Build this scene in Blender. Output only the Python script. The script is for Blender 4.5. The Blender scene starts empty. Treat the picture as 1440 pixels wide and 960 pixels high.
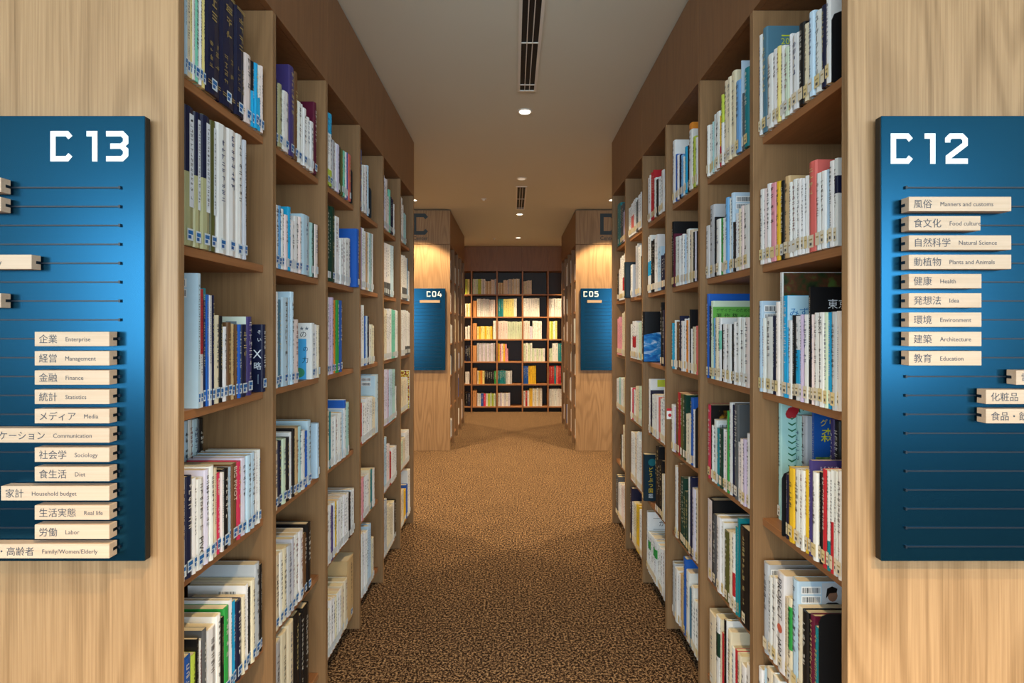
import bpy, bmesh, math, random
from mathutils import Vector, Matrix

scene = bpy.context.scene
COL = scene.collection
random.seed(7)

# ------------------------------------------------------------------ camera
F = 708.0                 # focal length in pixels of the 1440x960 frame
VX, VY = 721.3, 460.0     # vanishing point of the aisle
EYE = 1.415
cam_d = bpy.data.cameras.new('camera')
cam_d.sensor_fit = 'HORIZONTAL'
cam_d.sensor_width = 36.0
cam_d.lens = F / 1440.0 * 36.0
cam_d.shift_x = -(VX - 720.0) / 1440.0
cam_d.shift_y = -(480.0 - VY) / 1440.0
cam_d.clip_start = 0.05
cam = bpy.data.objects.new('camera', cam_d)
cam.location = (0, 0, EYE)
cam.rotation_euler = (math.pi / 2, 0, 0)
COL.objects.link(cam)
scene.camera = cam

# ------------------------------------------------------------------ world, daylight, exposure
world = bpy.data.worlds.new('world')
scene.world = world
world.use_nodes = True
bg = world.node_tree.nodes['Background']
bg.inputs[0].default_value = (0.55, 0.72, 1.0, 1)
bg.inputs[1].default_value = 0.6

def area(name, loc, rot, sx, sy, power, color):
    l = bpy.data.lights.new(name, 'AREA')
    l.shape = 'RECTANGLE'; l.size = sx; l.size_y = sy
    l.energy = power; l.color = color
    o = bpy.data.objects.new(name, l)
    o.location = loc; o.rotation_euler = rot
    COL.objects.link(o)
    return o
# daylight entering through the window wall behind the photographer
area('window_daylight', (0, -3.10, 1.75), (math.pi / 2, 0, 0), 8.6, 1.56, 350, (0.72, 0.88, 1.0))

vs = scene.view_settings
vs.view_transform = 'Standard'
vs.look = 'None'
vs.exposure = 0.3
vs.gamma = 1.0
vs.use_curve_mapping = False
WARM = (1.0, 0.75, 0.45)
P_AISLE, P_CROSS, P_WASH, P_BACK = 9, 27, 15, 18

# ------------------------------------------------------------------ main measures (metres)
W = 0.72          # half width of the aisle (front plane of the uprights)
D0 = 1.082        # front face of the near end panels
PT = 0.022        # board thickness
PITCH = 0.427
CEIL = 2.769
FASC = 2.365      # underside of the fascia
SHZ = [1.985, 1.601, 1.224, 0.845, 0.466, 0.088]   # shelf tops, first = top row
WS = 0.748        # front plane of the shelves
CW = 0.70         # full width of a double-sided case
D1 = 5.77         # front face of the far end panels
DB = 8.40         # front plane of the bookcase at the back

# ------------------------------------------------------------------ helpers
def srgb(h):
    if isinstance(h, str):
        h = h.lstrip('#'); c = [int(h[i:i + 2], 16) / 255 for i in (0, 2, 4)]
    else:
        c = list(h)
    return tuple(((v / 12.92) if v <= 0.04045 else ((v + 0.055) / 1.055) ** 2.4) for v in c)

def new_mat(name):
    m = bpy.data.materials.new(name); m.use_nodes = True
    nt = m.node_tree
    return m, nt, nt.nodes['Principled BSDF']

def flat_mat(name, col, rough=0.5, metal=0.0, noise=0.06, scale=40, spec=0.5):
    m, nt, b = new_mat(name)
    tc = nt.nodes.new('ShaderNodeTexCoord')
    n = nt.nodes.new('ShaderNodeTexNoise'); n.inputs['Scale'].default_value = scale
    nt.links.new(tc.outputs['Object'], n.inputs['Vector'])
    r = nt.nodes.new('ShaderNodeValToRGB')
    c = srgb(col)
    r.color_ramp.elements[0].color = tuple(v * (1 - noise) for v in c) + (1,)
    r.color_ramp.elements[1].color = tuple(min(1, v * (1 + noise)) for v in c) + (1,)
    nt.links.new(n.outputs['Fac'], r.inputs['Fac'])
    nt.links.new(r.outputs['Color'], b.inputs['Base Color'])
    b.inputs['Roughness'].default_value = rough
    b.inputs['Metallic'].default_value = metal
    b.inputs['Specular IOR Level'].default_value = spec
    return m

def wood_mat(name, light, dark, grain='z', rough=0.42, contrast=1.0):
    m, nt, b = new_mat(name)
    N, L = nt.nodes, nt.links
    tc = N.new('ShaderNodeTexCoord')
    oi = N.new('ShaderNodeObjectInfo')
    add = N.new('ShaderNodeVectorMath'); add.operation = 'ADD'
    mul = N.new('ShaderNodeMath'); mul.operation = 'MULTIPLY'; mul.inputs[1].default_value = 37.0
    L.new(oi.outputs['Random'], mul.inputs[0])
    L.new(tc.outputs['Object'], add.inputs[0]); L.new(mul.outputs[0], add.inputs[1])
    def mapped(a, c):
        mp = N.new('ShaderNodeMapping')
        mp.inputs['Scale'].default_value = {'z': (a, a, c), 'y': (a, c, a), 'x': (c, a, a)}[grain]
        L.new(add.outputs[0], mp.inputs['Vector']); return mp
    # cathedral figure: rings of a strongly stretched noise
    n1 = N.new('ShaderNodeTexNoise'); n1.inputs['Scale'].default_value = 1.0; n1.inputs['Detail'].default_value = 1.5
    L.new(mapped(4.2, 0.55).outputs[0], n1.inputs['Vector'])
    sn = N.new('ShaderNodeMath'); sn.operation = 'MULTIPLY'; sn.inputs[1].default_value = 95.0
    L.new(n1.outputs['Fac'], sn.inputs[0])
    si = N.new('ShaderNodeMath'); si.operation = 'SINE'; L.new(sn.outputs[0], si.inputs[0])
    rg = N.new('ShaderNodeMapRange'); rg.inputs['From Min'].default_value = -0.2; rg.inputs['From Max'].default_value = 1.0
    L.new(si.outputs[0], rg.inputs['Value'])
    # pores / fibres
    n2 = N.new('ShaderNodeTexNoise'); n2.inputs['Scale'].default_value = 1.0; n2.inputs['Detail'].default_value = 4.0
    L.new(mapped(260, 4.0).outputs[0], n2.inputs['Vector'])
    n3 = N.new('ShaderNodeTexNoise'); n3.inputs['Scale'].default_value = 1.0; n3.inputs['Detail'].default_value = 3.0
    L.new(mapped(22, 0.8).outputs[0], n3.inputs['Vector'])
    a1 = N.new('ShaderNodeMath'); a1.operation = 'MULTIPLY_ADD'; a1.inputs[1].default_value = 0.34 * contrast
    L.new(rg.outputs[0], a1.inputs[0])
    a2 = N.new('ShaderNodeMath'); a2.operation = 'MULTIPLY_ADD'; a2.inputs[1].default_value = 1.5 * contrast
    L.new(n2.outputs['Fac'], a2.inputs[0]); a2.inputs[2].default_value = -0.74 * contrast
    a3 = N.new('ShaderNodeMath'); a3.operation = 'MULTIPLY_ADD'; a3.inputs[1].default_value = 0.55 * contrast
    L.new(n3.outputs['Fac'], a3.inputs[0]); L.new(a2.outputs[0], a3.inputs[2])
    L.new(a3.outputs[0], a1.inputs[2])
    mx = N.new('ShaderNodeMix'); mx.data_type = 'RGBA'; mx.clamp_factor = True
    L.new(a1.outputs[0], mx.inputs['Factor'])
    mx.inputs['A'].default_value = srgb(light) + (1,); mx.inputs['B'].default_value = srgb(dark) + (1,)
    L.new(mx.outputs['Result'], b.inputs['Base Color'])
    b.inputs['Roughness'].default_value = rough
    b.inputs['Specular IOR Level'].default_value = 0.35
    bp = N.new('ShaderNodeBump'); bp.inputs['Strength'].default_value = 0.06; bp.inputs['Distance'].default_value = 0.001
    L.new(n2.outputs['Fac'], bp.inputs['Height']); L.new(bp.outputs[0], b.inputs['Normal'])
    return m

def attr_mat(name, rough, spec=0.5, noise=0.05):
    m, nt, b = new_mat(name)
    N, L = nt.nodes, nt.links
    at = N.new('ShaderNodeAttribute'); at.attribute_name = 'tint'
    tc = N.new('ShaderNodeTexCoord')
    n = N.new('ShaderNodeTexNoise'); n.inputs['Scale'].default_value = 35
    L.new(tc.outputs['Object'], n.inputs['Vector'])
    mr = N.new('ShaderNodeMapRange'); mr.inputs['To Min'].default_value = 1 - noise; mr.inputs['To Max'].default_value = 1 + noise
    L.new(n.outputs['Fac'], mr.inputs['Value'])
    mx = N.new('ShaderNodeVectorMath'); mx.operation = 'SCALE'
    L.new(at.outputs['Color'], mx.inputs[0]); L.new(mr.outputs[0], mx.inputs['Scale'])
    L.new(mx.outputs[0], b.inputs['Base Color'])
    b.inputs['Roughness'].default_value = rough
    b.inputs['Specular IOR Level'].default_value = spec
    return m

M = {}
M['oak'] = wood_mat('oak_veneer', '#a88660', '#7a5c3c', 'z', contrast=0.9)
M['oak_upright'] = wood_mat('oak_upright', '#94724e', '#6e5236', 'z', contrast=0.6)
M['shaded_oak'] = wood_mat('shaded_oak', '#87603f', '#66452c', 'z', contrast=0.6)  # same oak as the panels, with the shade below the ceiling coloured in
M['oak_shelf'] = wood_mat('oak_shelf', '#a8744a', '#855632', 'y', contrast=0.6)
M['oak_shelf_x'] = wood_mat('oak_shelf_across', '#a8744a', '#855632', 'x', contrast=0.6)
M['tag_wood'] = wood_mat('pale_tag_wood', '#cdb296', '#b39474', 'x', rough=0.55, contrast=0.5)
M['dark_back'] = wood_mat('dark_brown_back', '#33241a', '#241810', 'z', contrast=0.5)
M['black'] = flat_mat('black_edge', '#0b0c0e', 0.45)
M['toe'] = flat_mat('black_toe_board', '#0d0b0a', 0.7)
M['white_ink'] = flat_mat('white_lettering', '#f2f4f2', 0.5, noise=0.02)
M['dark_ink'] = flat_mat('dark_lettering', '#3c4048', 0.6, noise=0.02)
M['slate_ink'] = flat_mat('slate_lettering', '#2e3a40', 0.6, noise=0.02)
M['blue'] = flat_mat('blue_lacquer', '#184c68', 0.27, metal=0.93, noise=0.03, scale=6)
M['rail'] = flat_mat('dark_rail', '#0c1a26', 0.4, noise=0.05)
M['ceiling'] = flat_mat('ceiling_paint', '#cfcec0', 0.9, noise=0.015, scale=3, spec=0.2)
M['wall'] = flat_mat('wall_paint', '#c9b79d', 0.9, noise=0.02, scale=3, spec=0.2)
M['trim_white'] = flat_mat('white_metal', '#d8d4ca', 0.4, noise=0.02)
M['steel'] = flat_mat('black_steel', '#0e0e10', 0.5)
M['cover'] = attr_mat('printed_cover', 0.38)
M['paper'] = attr_mat('paper', 0.8, 0.3)
M['frame_grey'] = flat_mat('grey_window_frame', '#5a5c5e', 0.4)

def glow_mat(name, col, s):
    m, nt, b = new_mat(name)
    b.inputs['Base Color'].default_value = (0.8, 0.8, 0.8, 1)
    b.inputs['Emission Color'].default_value = tuple(col) + (1,)
    b.inputs['Emission Strength'].default_value = s
    return m
M['lamp_on'] = glow_mat('lamp_lens_lit', (1, 0.86, 0.66), 4.5)
M['lamp_dim'] = glow_mat('lamp_lens_dim', (1, 0.86, 0.66), 0.3)

# carpet
m, nt, b = new_mat('carpet')
N, L = nt.nodes, nt.links
tc = N.new('ShaderNodeTexCoord')
n1 = N.new('ShaderNodeTexNoise'); n1.inputs['Scale'].default_value = 250; n1.inputs['Detail'].default_value = 1.5; n1.inputs['Roughness'].default_value = 0.6
v1 = N.new('ShaderNodeTexVoronoi'); v1.inputs['Scale'].default_value = 150
n2 = N.new('ShaderNodeTexNoise'); n2.inputs['Scale'].default_value = 5; n2.inputs['Detail'].default_value = 4
for t in (n1, v1, n2): L.new(tc.outputs['Object'], t.inputs['Vector'])
cr = N.new('ShaderNodeValToRGB')
cr.color_ramp.elements[0].position = 0.42; cr.color_ramp.elements[0].color = srgb('#1e130d') + (1,)
cr.color_ramp.elements[1].position = 0.62; cr.color_ramp.elements[1].color = srgb('#b3926c') + (1,)
e = cr.color_ramp.elements.new(0.51); e.color = srgb('#523a27') + (1,)
n4 = N.new('ShaderNodeTexNoise'); n4.inputs['Scale'].default_value = 100; n4.inputs['Detail'].default_value = 2
L.new(tc.outputs['Object'], n4.inputs['Vector'])
mixn = N.new('ShaderNodeMath'); mixn.operation = 'MULTIPLY_ADD'; mixn.inputs[1].default_value = 0.8
sub = N.new('ShaderNodeMath'); sub.operation = 'MULTIPLY_ADD'; sub.inputs[1].default_value = 0.75; sub.inputs[2].default_value = -0.275
L.new(n1.outputs['Fac'], sub.inputs[0]); L.new(n4.outputs['Fac'], mixn.inputs[0]); L.new(sub.outputs[0], mixn.inputs[2])
L.new(mixn.outputs[0], cr.inputs['Fac'])
mx = N.new('ShaderNodeMix'); mx.data_type = 'RGBA'; mx.blend_type = 'MULTIPLY'; mx.inputs['Factor'].default_value = 0.35
L.new(cr.outputs['Color'], mx.inputs['A']); vb = N.new('ShaderNodeRGBToBW'); L.new(v1.outputs['Color'], vb.inputs[0]); L.new(vb.outputs[0], mx.inputs['B'])
mx2 = N.new('ShaderNodeMix'); mx2.data_type = 'RGBA'; mx2.blend_type = 'OVERLAY'; mx2.inputs['Factor'].default_value = 0.2
L.new(mx.outputs['Result'], mx2.inputs['A']); L.new(n2.outputs['Fac'], mx2.inputs['B'])
L.new(mx2.outputs['Result'], b.inputs['Base Color'])
b.inputs['Roughness'].default_value = 0.95; b.inputs['Specular IOR Level'].default_value = 0.1
bp = N.new('ShaderNodeBump'); bp.inputs['Strength'].default_value = 0.9; bp.inputs['Distance'].default_value = 0.006
L.new(mixn.outputs[0], bp.inputs['Height']); L.new(bp.outputs[0], b.inputs['Normal'])
M['carpet'] = m

# earth picture (flat print on one cover)
m, nt, b = new_mat('earth_print')
N, L = nt.nodes, nt.links
tc = N.new('ShaderNodeTexCoord'); mp = N.new('ShaderNodeMapping'); mp.inputs['Scale'].default_value = (14, 14, 34)
mp.inputs['Rotation'].default_value = (0, 0.35, 0)
n = N.new('ShaderNodeTexNoise'); n.inputs['Detail'].default_value = 8; n.inputs['Distortion'].default_value = 1.2; n.inputs['Scale'].default_value = 1.0
L.new(tc.outputs['Object'], mp.inputs['Vector']); L.new(mp.outputs[0], n.inputs['Vector'])
cr = N.new('ShaderNodeValToRGB')
cr.color_ramp.elements[0].position = 0.38; cr.color_ramp.elements[0].color = srgb('#0b5fae') + (1,)
cr.color_ramp.elements[1].position = 0.68; cr.color_ramp.elements[1].color = srgb('#e8f2fa') + (1,)
e = cr.color_ramp.elements.new(0.52); e.color = srgb('#2f8fd2') + (1,)
L.new(n.outputs['Fac'], cr.inputs['Fac']); L.new(cr.outputs['Color'], b.inputs['Base Color'])
b.inputs['Roughness'].default_value = 0.35
M['earth'] = m
# mottled foliage photograph / glow print
def mottle(name, cols, scale):
    m, nt, b = new_mat(name)
    N, L = nt.nodes, nt.links
    tc = N.new('ShaderNodeTexCoord'); n = N.new('ShaderNodeTexNoise'); n.inputs['Scale'].default_value = scale; n.inputs['Detail'].default_value = 5
    L.new(tc.outputs['Object'], n.inputs['Vector'])
    cr = N.new('ShaderNodeValToRGB')
    cr.color_ramp.elements[0].position = 0.32; cr.color_ramp.elements[0].color = srgb(cols[0]) + (1,)
    cr.color_ramp.elements[1].position = 0.68; cr.color_ramp.elements[1].color = srgb(cols[-1]) + (1,)
    for i, c in enumerate(cols[1:-1]):
        e = cr.color_ramp.elements.new(0.32 + 0.36 * (i + 1) / (len(cols) - 1)); e.color = srgb(c) + (1,)
    L.new(n.outputs['Fac'], cr.inputs['Fac']); L.new(cr.outputs['Color'], b.inputs['Base Color'])
    b.inputs['Roughness'].default_value = 0.4
    return m
M['foliage'] = mottle('foliage_photo', ['#0c0d0c', '#2b3a1c', '#57301f', '#51682f'], 28)
M['gold_print'] = mottle('gold_print', ['#120a06', '#120a06', '#8a5a14', '#d8b23a'], 60)
M['comic'] = mottle('comic_print', ['#151515', '#a32020', '#d8d23a', '#f0ede4'], 90)
M['forest'] = mottle('forest_print', ['#0f3a6b', '#1f5f37', '#6d8f3a', '#9fb85a'], 40)

# -------- mesh helpers
def mesh_obj(name, verts, faces, mat, parent=None, origin=(0, 0, 0), tints=None, mats=None, midx=None):
    me = bpy.data.meshes.new(name)
    ox, oy, oz = origin
    me.from_pydata([(v[0] - ox, v[1] - oy, v[2] - oz) for v in verts], [], faces)
    if mats:
        for q in mats: me.materials.append(q)
        me.polygons.foreach_set('material_index', midx)
    else:
        me.materials.append(mat)
    if tints is not None:
        at = me.color_attributes.new('tint', 'FLOAT_COLOR', 'CORNER')
        buf = []
        for p, t in zip(me.polygons, tints):
            buf.extend((t[0], t[1], t[2], 1.0) * p.loop_total)
        at.data.foreach_set('color', buf)
    me.update()
    o = bpy.data.objects.new(name, me)
    COL.objects.link(o)
    if parent is not None:
        o.parent = parent
    else:
        o.location = origin
    return o

def box_vf(x0, x1, y0, y1, z0, z1, c=0.0):
    """box, with chamfered edges when c > 0"""
    if c <= 0:
        v = [(x, y, z) for z in (z0, z1) for y in (y0, y1) for x in (x0, x1)]
        f = [(0, 2, 3, 1), (4, 5, 7, 6), (0, 1, 5, 4), (2, 6, 7, 3), (0, 4, 6, 2), (1, 3, 7, 5)]
        return v, f
    bm = bmesh.new()
    bmesh.ops.create_cube(bm, size=1.0)
    for q in bm.verts:
        q.co = Vector((x0 if q.co.x < 0 else x1, y0 if q.co.y < 0 else y1, z0 if q.co.z < 0 else z1))
    bmesh.ops.bevel(bm, geom=bm.edges[:], offset=c, segments=1, affect='EDGES')
    bm.verts.index_update()
    v = [tuple(q.co) for q in bm.verts]; f = [tuple(q.index for q in p.verts) for p in bm.faces]
    bm.free()
    return v, f

def box(name, x0, x1, y0, y1, z0, z1, mat, parent=None, origin=(0, 0, 0), c=0.0, tint=None):
    if x0 > x1: x0, x1 = x1, x0
    v, f = box_vf(x0, x1, y0, y1, z0, z1, c)
    return mesh_obj(name, v, f, mat, parent, origin, [tint] * len(f) if tint else None)

class Acc:
    """collects shapes for one mesh"""
    def __init__(s): s.v = []; s.f = []; s.t = []
    def add(s, v, f, tint=(1, 1, 1)):
        n = len(s.v); s.v.extend(v); s.f.extend(tuple(i + n for i in p) for p in f); s.t.extend([tint] * len(f))
    def box(s, a, tint=(1, 1, 1)):
        v, f = box_vf(*a); s.add(v, f, tint)

def tag(o, label=None, cat=None, group=None, kind=None):
    if label: o['label'] = label
    if cat: o['category'] = cat
    if group: o['group'] = group
    if kind: o['kind'] = kind
    return o

def empty(name, loc):
    o = bpy.data.objects.new(name, None); o.location = loc; o.empty_display_size = 0.05
    COL.objects.link(o); return o

# -------- lettering
_tc = {}
def glyphs(s):
    """2D mesh (verts, faces, advance width) of a string at font size 1"""
    if s in _tc: return _tc[s]
    cu = bpy.data.curves.new('txt', 'FONT'); cu.body = s; cu.size = 1.0; cu.resolution_u = 2
    ob = bpy.data.objects.new('txt', cu); COL.objects.link(ob)
    dg = bpy.context.evaluated_depsgraph_get()
    me = ob.evaluated_get(dg).to_mesh()
    v = [(q.co.x, q.co.y) for q in me.vertices]; f = [tuple(p.vertices) for p in me.polygons]
    ob.evaluated_get(dg).to_mesh_clear()
    bpy.data.objects.remove(ob); bpy.data.curves.remove(cu)
    w = max([q[0] for q in v], default=0)
    _tc[s] = (v, f, w); return _tc[s]

def put2d(vf, org, ax, ay, size=1.0, off=0.0):
    """place a 2D mesh in 3D: org + x*ax + y*ay, lifted by off along ax x ay"""
    ax, ay, org = Vector(ax), Vector(ay), Vector(org)
    nn = ax.cross(ay).normalized() * off
    return [tuple(org + ax * (p[0] * size) + ay * (p[1] * size) + nn) for p in vf[0]], vf[1]

def stroke2d(lines, w):
    """thick polylines with mitred joints -> 2D mesh"""
    V, Fc = [], []
    for pl in lines:
        closed = pl[0] == pl[-1] and len(pl) > 2
        P = [Vector(p) for p in (pl[:-1] if closed else pl)]
        n = len(P); base = len(V)
        for i in range(n):
            d0 = (P[i] - P[i - 1]).normalized() if (i > 0 or closed) else None
            d1 = (P[(i + 1) % n] - P[i]).normalized() if (i < n - 1 or closed) else None
            if d0 is None: d0 = d1
            if d1 is None: d1 = d0
            n0 = Vector((-d0.y, d0.x)); n1 = Vector((-d1.y, d1.x))
            mt = (n0 + n1).normalized(); k = (w / 2) / max(0.35, mt.dot(n0))
            V.append(tuple(P[i] + mt * k)); V.append(tuple(P[i] - mt * k))
        for i in range(n if closed else n - 1):
            a = base + 2 * i; c = base + 2 * ((i + 1) % n)
            Fc.append((a + 1, c + 1, c, a))
    return V, Fc

SIGN_CH = {
 'C': ([[(.66, .78), (.55, .91), (.09, .91), (.09, .09), (.55, .09), (.66, .22)]], .70),
 '1': ([[(0, .91), (.27, .91), (.27, 0)]], .36),
 '2': ([[(.07, .70), (.07, .81), (.17, .91), (.53, .91), (.64, .80), (.64, .64), (.09, .22), (.09, .09), (.73, .09)]], .73),
 '3': ([[(0, .91), (.52, .91), (.64, .79), (.64, .62), (.50, .50), (.64, .38), (.64, .21), (.52, .09), (0, .09)], [(.14, .50), (.50, .50)]], .72),
 '0': ([[(.09, .18), (.09, .82), (.18, .91), (.55, .91), (.64, .82), (.64, .18), (.55, .09), (.18, .09), (.09, .18)]], .73),
 '4': ([[(.34, 1.0), (.09, .38), (.09, .28), (.74, .28)], [(.54, .58), (.54, 0)]], .76),
 '5': ([[(.66, .91), (.10, .91), (.10, .58), (.52, .58), (.64, .47), (.64, .21), (.53, .09), (0, .09)]], .73),
 'D': ([[(.09, .09), (.09, .91), (.52, .91), (.64, .80), (.64, .20), (.52, .09), (.09, .09)]], .73),
}

# pre-build every string (before the scene fills up)
L_TAGS = {5: ('技術', 'Technology'), 9: ('企業', 'Enterprise'), 10: ('経営', 'Management'), 11: ('金融', 'Finance'), 12: ('統計', 'Statistics'),
          13: ('メディア', 'Media'), 14: ('コミュニケーション', 'Communication'), 15: ('社会学', 'Sociology'), 16: ('食生活', 'Diet'),
          17: ('家計', 'Household budget'), 18: ('生活実態', 'Real life'), 19: ('労働', 'Labor'), 20: ('家族・女性・高齢者', 'Family/Women/Elderly')}
R_TAGS = {2: ('風俗', 'Manners and customs', .21), 3: ('食文化', 'Food culture', .147), 4: ('自然科学', 'Natural Science', .21),
          5: ('動植物', 'Plants and Animals', .21), 6: ('健康', 'Health', .149), 7: ('発想法', 'Idea', .149), 8: ('環境', 'Environment', .149),
          9: ('建築', 'Architecture', .149), 10: ('教育', 'Education', .149), 11: ('電', '', .2), 12: ('化粧品', 'Beauty', .21), 13: ('食品・飲料', '', .21)}
for t in list(L_TAGS.values()) + list(R_TAGS.values()):
    for s in t[:2]: glyphs(s)
for s in 'そ|い|X|略|の|力|みず|東京|著|作|権|ガイド|デザイナーのための|著作権ガイド|グリーン|森|ビジネス|20|BIG PIVOT|PIVOT|Kawaii|NEXT|JAPAN|PROJECT|から|A|Center|★★'.split('|'): glyphs(s)
for s in 'ユーザーフレンドリーどうぶつ図鑑': glyphs(s)

# ------------------------------------------------------------------ room
def struct(name, *a, **k):
    o = box(name, *a, **k); o['kind'] = 'structure'; return o
struct('floor', -5.2, 5.2, -3.4, 9.2, -0.06, 0.0, M['carpet'])
struct('ceiling', -5.2, 5.2, -3.4, 9.2, CEIL, CEIL + 0.06, M['ceiling'])
struct('wall_left', -5.2, -5.1, -3.4, 9.2, 0, CEIL, M['wall'])
struct('wall_right', 5.1, 5.2, -3.4, 9.2, 0, CEIL, M['wall'])
struct('wall_back', -5.1, 5.1, 9.1, 9.2, 0, CEIL, M['wall'])
# window wall behind the photographer
acc = Acc()
acc.box((-5.1, 5.1, -3.4, -3.2, 0, 0.94)); acc.box((-5.1, 5.1, -3.4, -3.2, 2.56, CEIL))
acc.box((-5.1, -4.4, -3.4, -3.2, 0.94, 2.56)); acc.box((4.4, 5.1, -3.4, -3.2, 0.94, 2.56))
o = mesh_obj('wall_front', acc.v, acc.f, M['wall']); o['kind'] = 'structure'
gm, nt, b = new_mat('window_glass')
b.inputs['Base Color'].default_value = (0.75, 0.88, 1, 1); b.inputs['Roughness'].default_value = 0.05
b.inputs['Transmission Weight'].default_value = 0.9
win = box('window_1', -4.4, 4.4, -3.31, -3.29, 0.94, 2.56, gm); win['kind'] = 'structure'
for k in range(7):
    xx = -4.4 + k * 8.8 / 6
    box('window_frame', xx - 0.03, xx + 0.03, -3.34, -3.26, 0.94, 2.56, M['frame_grey'], win)

# ------------------------------------------------------------------ side bookcases
def bookcase(side, y0, nb, pitch, name_label, letter=None):
    """double-sided case; side -1 = left of the aisle. Uprights, shelves, fascia and end panels are its parts."""
    root = empty('bookcase', (side * (W + CW / 2), y0, 0)); org = root.location
    tag(root, name_label, 'bookcase')
    y1 = y0 + PT + nb * pitch
    X = lambda a: side * a
    mid = W + CW / 2
    # near end panel: lower board and header board with a fine joint between them
    box('end_panel', X(W), X(W + CW), y0, y0 + PT, 0, FASC - 0.002, M['oak'], root, org, c=0.0015)
    hd = box('header_panel', X(W), X(W + CW), y0, y0 + PT, FASC + 0.002, CEIL - 0.012, M['oak'], root, org, c=0.0015)
    if letter:
        h = 0.245
        g = SIGN_CH[letter]
        x_left = -1.150 if side < 0 else 0.9975
        vv, ff = put2d(stroke2d(g[0], .17), (x_left, y0, 2.474), (1, 0, 0), (0, 0, 1), h, 0.0012)
        mesh_obj('letter', vv, ff, M['slate_ink'], hd, org)
        gl = glyphs('Center')
        vv, ff = put2d(gl, (-1.150 if side < 0 else 0.9975, y0, 2.416), (1, 0, 0), (0, 0, 1), 0.176 / gl[2], 0.0012)
        mesh_obj('lettering', vv, ff, M['slate_ink'], hd, org)
    # far end panel
    box('end_panel', X(W), X(W + CW), y1 - PT, y1, 0, CEIL - 0.012, M['oak_upright'], root, org, c=0.0012)
    # centre back board
    box('back_panel', X(mid - 0.009), X(mid + 0.009), y0 + PT, y1 - PT, 0.0, CEIL - 0.012, M['oak_upright'], root, org)
    # uprights (both faces share one board)
    for k in range(1, nb):
        yy = y0 + PT + k * pitch
        for a, bq in ((W, mid - 0.0095), (mid + 0.0095, W + CW)):
            box('upright', X(a), X(bq), yy - PT, yy, 0, FASC, M['oak_upright'], root, org, c=0.0012)
    # shelves
    for k in range(nb):
        ya = y0 + PT + k * pitch; yb = ya + pitch - PT
        for z in SHZ:
            for a, bq in ((WS, mid - 0.0095), (mid + 0.0095, W + CW - 0.028)):
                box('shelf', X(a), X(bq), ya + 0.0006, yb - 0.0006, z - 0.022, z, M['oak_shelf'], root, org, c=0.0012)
    # toe boards and fascia
    for a, bq in ((W + 0.075, W + 0.09), (W + CW - 0.09, W + CW - 0.075)):
        box('toe_board', X(a), X(bq), y0 + PT, y1 - PT, 0.0, 0.065, M['toe'], root, org)
    k = 0
    while k < nb:
        n = min(2, nb - k)
        ya = y0 + PT + k * pitch; yb = ya + n * pitch - (PT if k + n == nb else 0)
        for a, bq in ((W, W + 0.02), (W + CW - 0.02, W + CW)):
            box('fascia_board', X(a), X(bq), ya + 0.0008, yb - 0.0008, FASC, CEIL - 0.012, M['shaded_oak'], root, org, c=0.0006)
        k += n
    box('top_board', X(W + 0.021), X(W + CW - 0.021), y0 + PT, y1 - PT, FASC + 0.001, FASC + 0.02, M['shaded_oak'], root, org)
    return root
bookcase(-1, D0, 6, PITCH, 'tall oak bookcase on the left of the aisle carrying the C13 sign')
bookcase(1, D0, 6, PITCH, 'tall oak bookcase on the right of the aisle carrying the C12 sign')
bookcase(-1, D1, 4, 0.418, 'farther oak bookcase on the left with the C04 sign', 'C')
bookcase(1, D1, 4, 0.418, 'farther oak bookcase on the right with the C05 sign', 'D')

# ------------------------------------------------------------------ bookcase across the end of the aisle
BX = [-1.118 + 0.426 * k for k in range(6)]
BZ = [1.968, 1.592, 1.217, 0.843, 0.467, 0.094]
BTOP = 2.352
root = empty('bookcase', (0, DB, 0)); org = root.location
tag(root, 'dark-backed wooden bookcase closing the far end of the aisle', 'bookcase')
box('back_panel', BX[0], BX[-1] + PT, DB + 0.29, DB + 0.30, 0, BTOP, M['dark_back'], root, org)
for x in BX:
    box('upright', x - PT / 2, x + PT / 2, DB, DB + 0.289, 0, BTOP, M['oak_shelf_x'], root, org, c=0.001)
for k in range(5):
    for z in BZ:
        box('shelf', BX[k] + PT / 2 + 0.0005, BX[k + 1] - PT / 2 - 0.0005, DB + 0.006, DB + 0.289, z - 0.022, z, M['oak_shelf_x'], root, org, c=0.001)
    box('fascia_board', BX[k] + 0.0008 - (PT / 2 if k == 0 else 0), BX[k + 1] - 0.0008 + (PT / 2 if k == 4 else 0), DB, DB + 0.02, BTOP + 0.0005, CEIL - 0.004, M['shaded_oak'], root, org)
    box('toe_board', BX[k] + PT / 2 + 0.001, BX[k + 1] - PT / 2 - 0.001, DB + 0.05, DB + 0.06, 0, 0.07, M['toe'], root, org)
box('top_board', BX[0], BX[-1], DB + 0.021, DB + 0.3, BTOP + 0.001, BTOP + 0.02, M['shaded_oak'], root, org)

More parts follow.
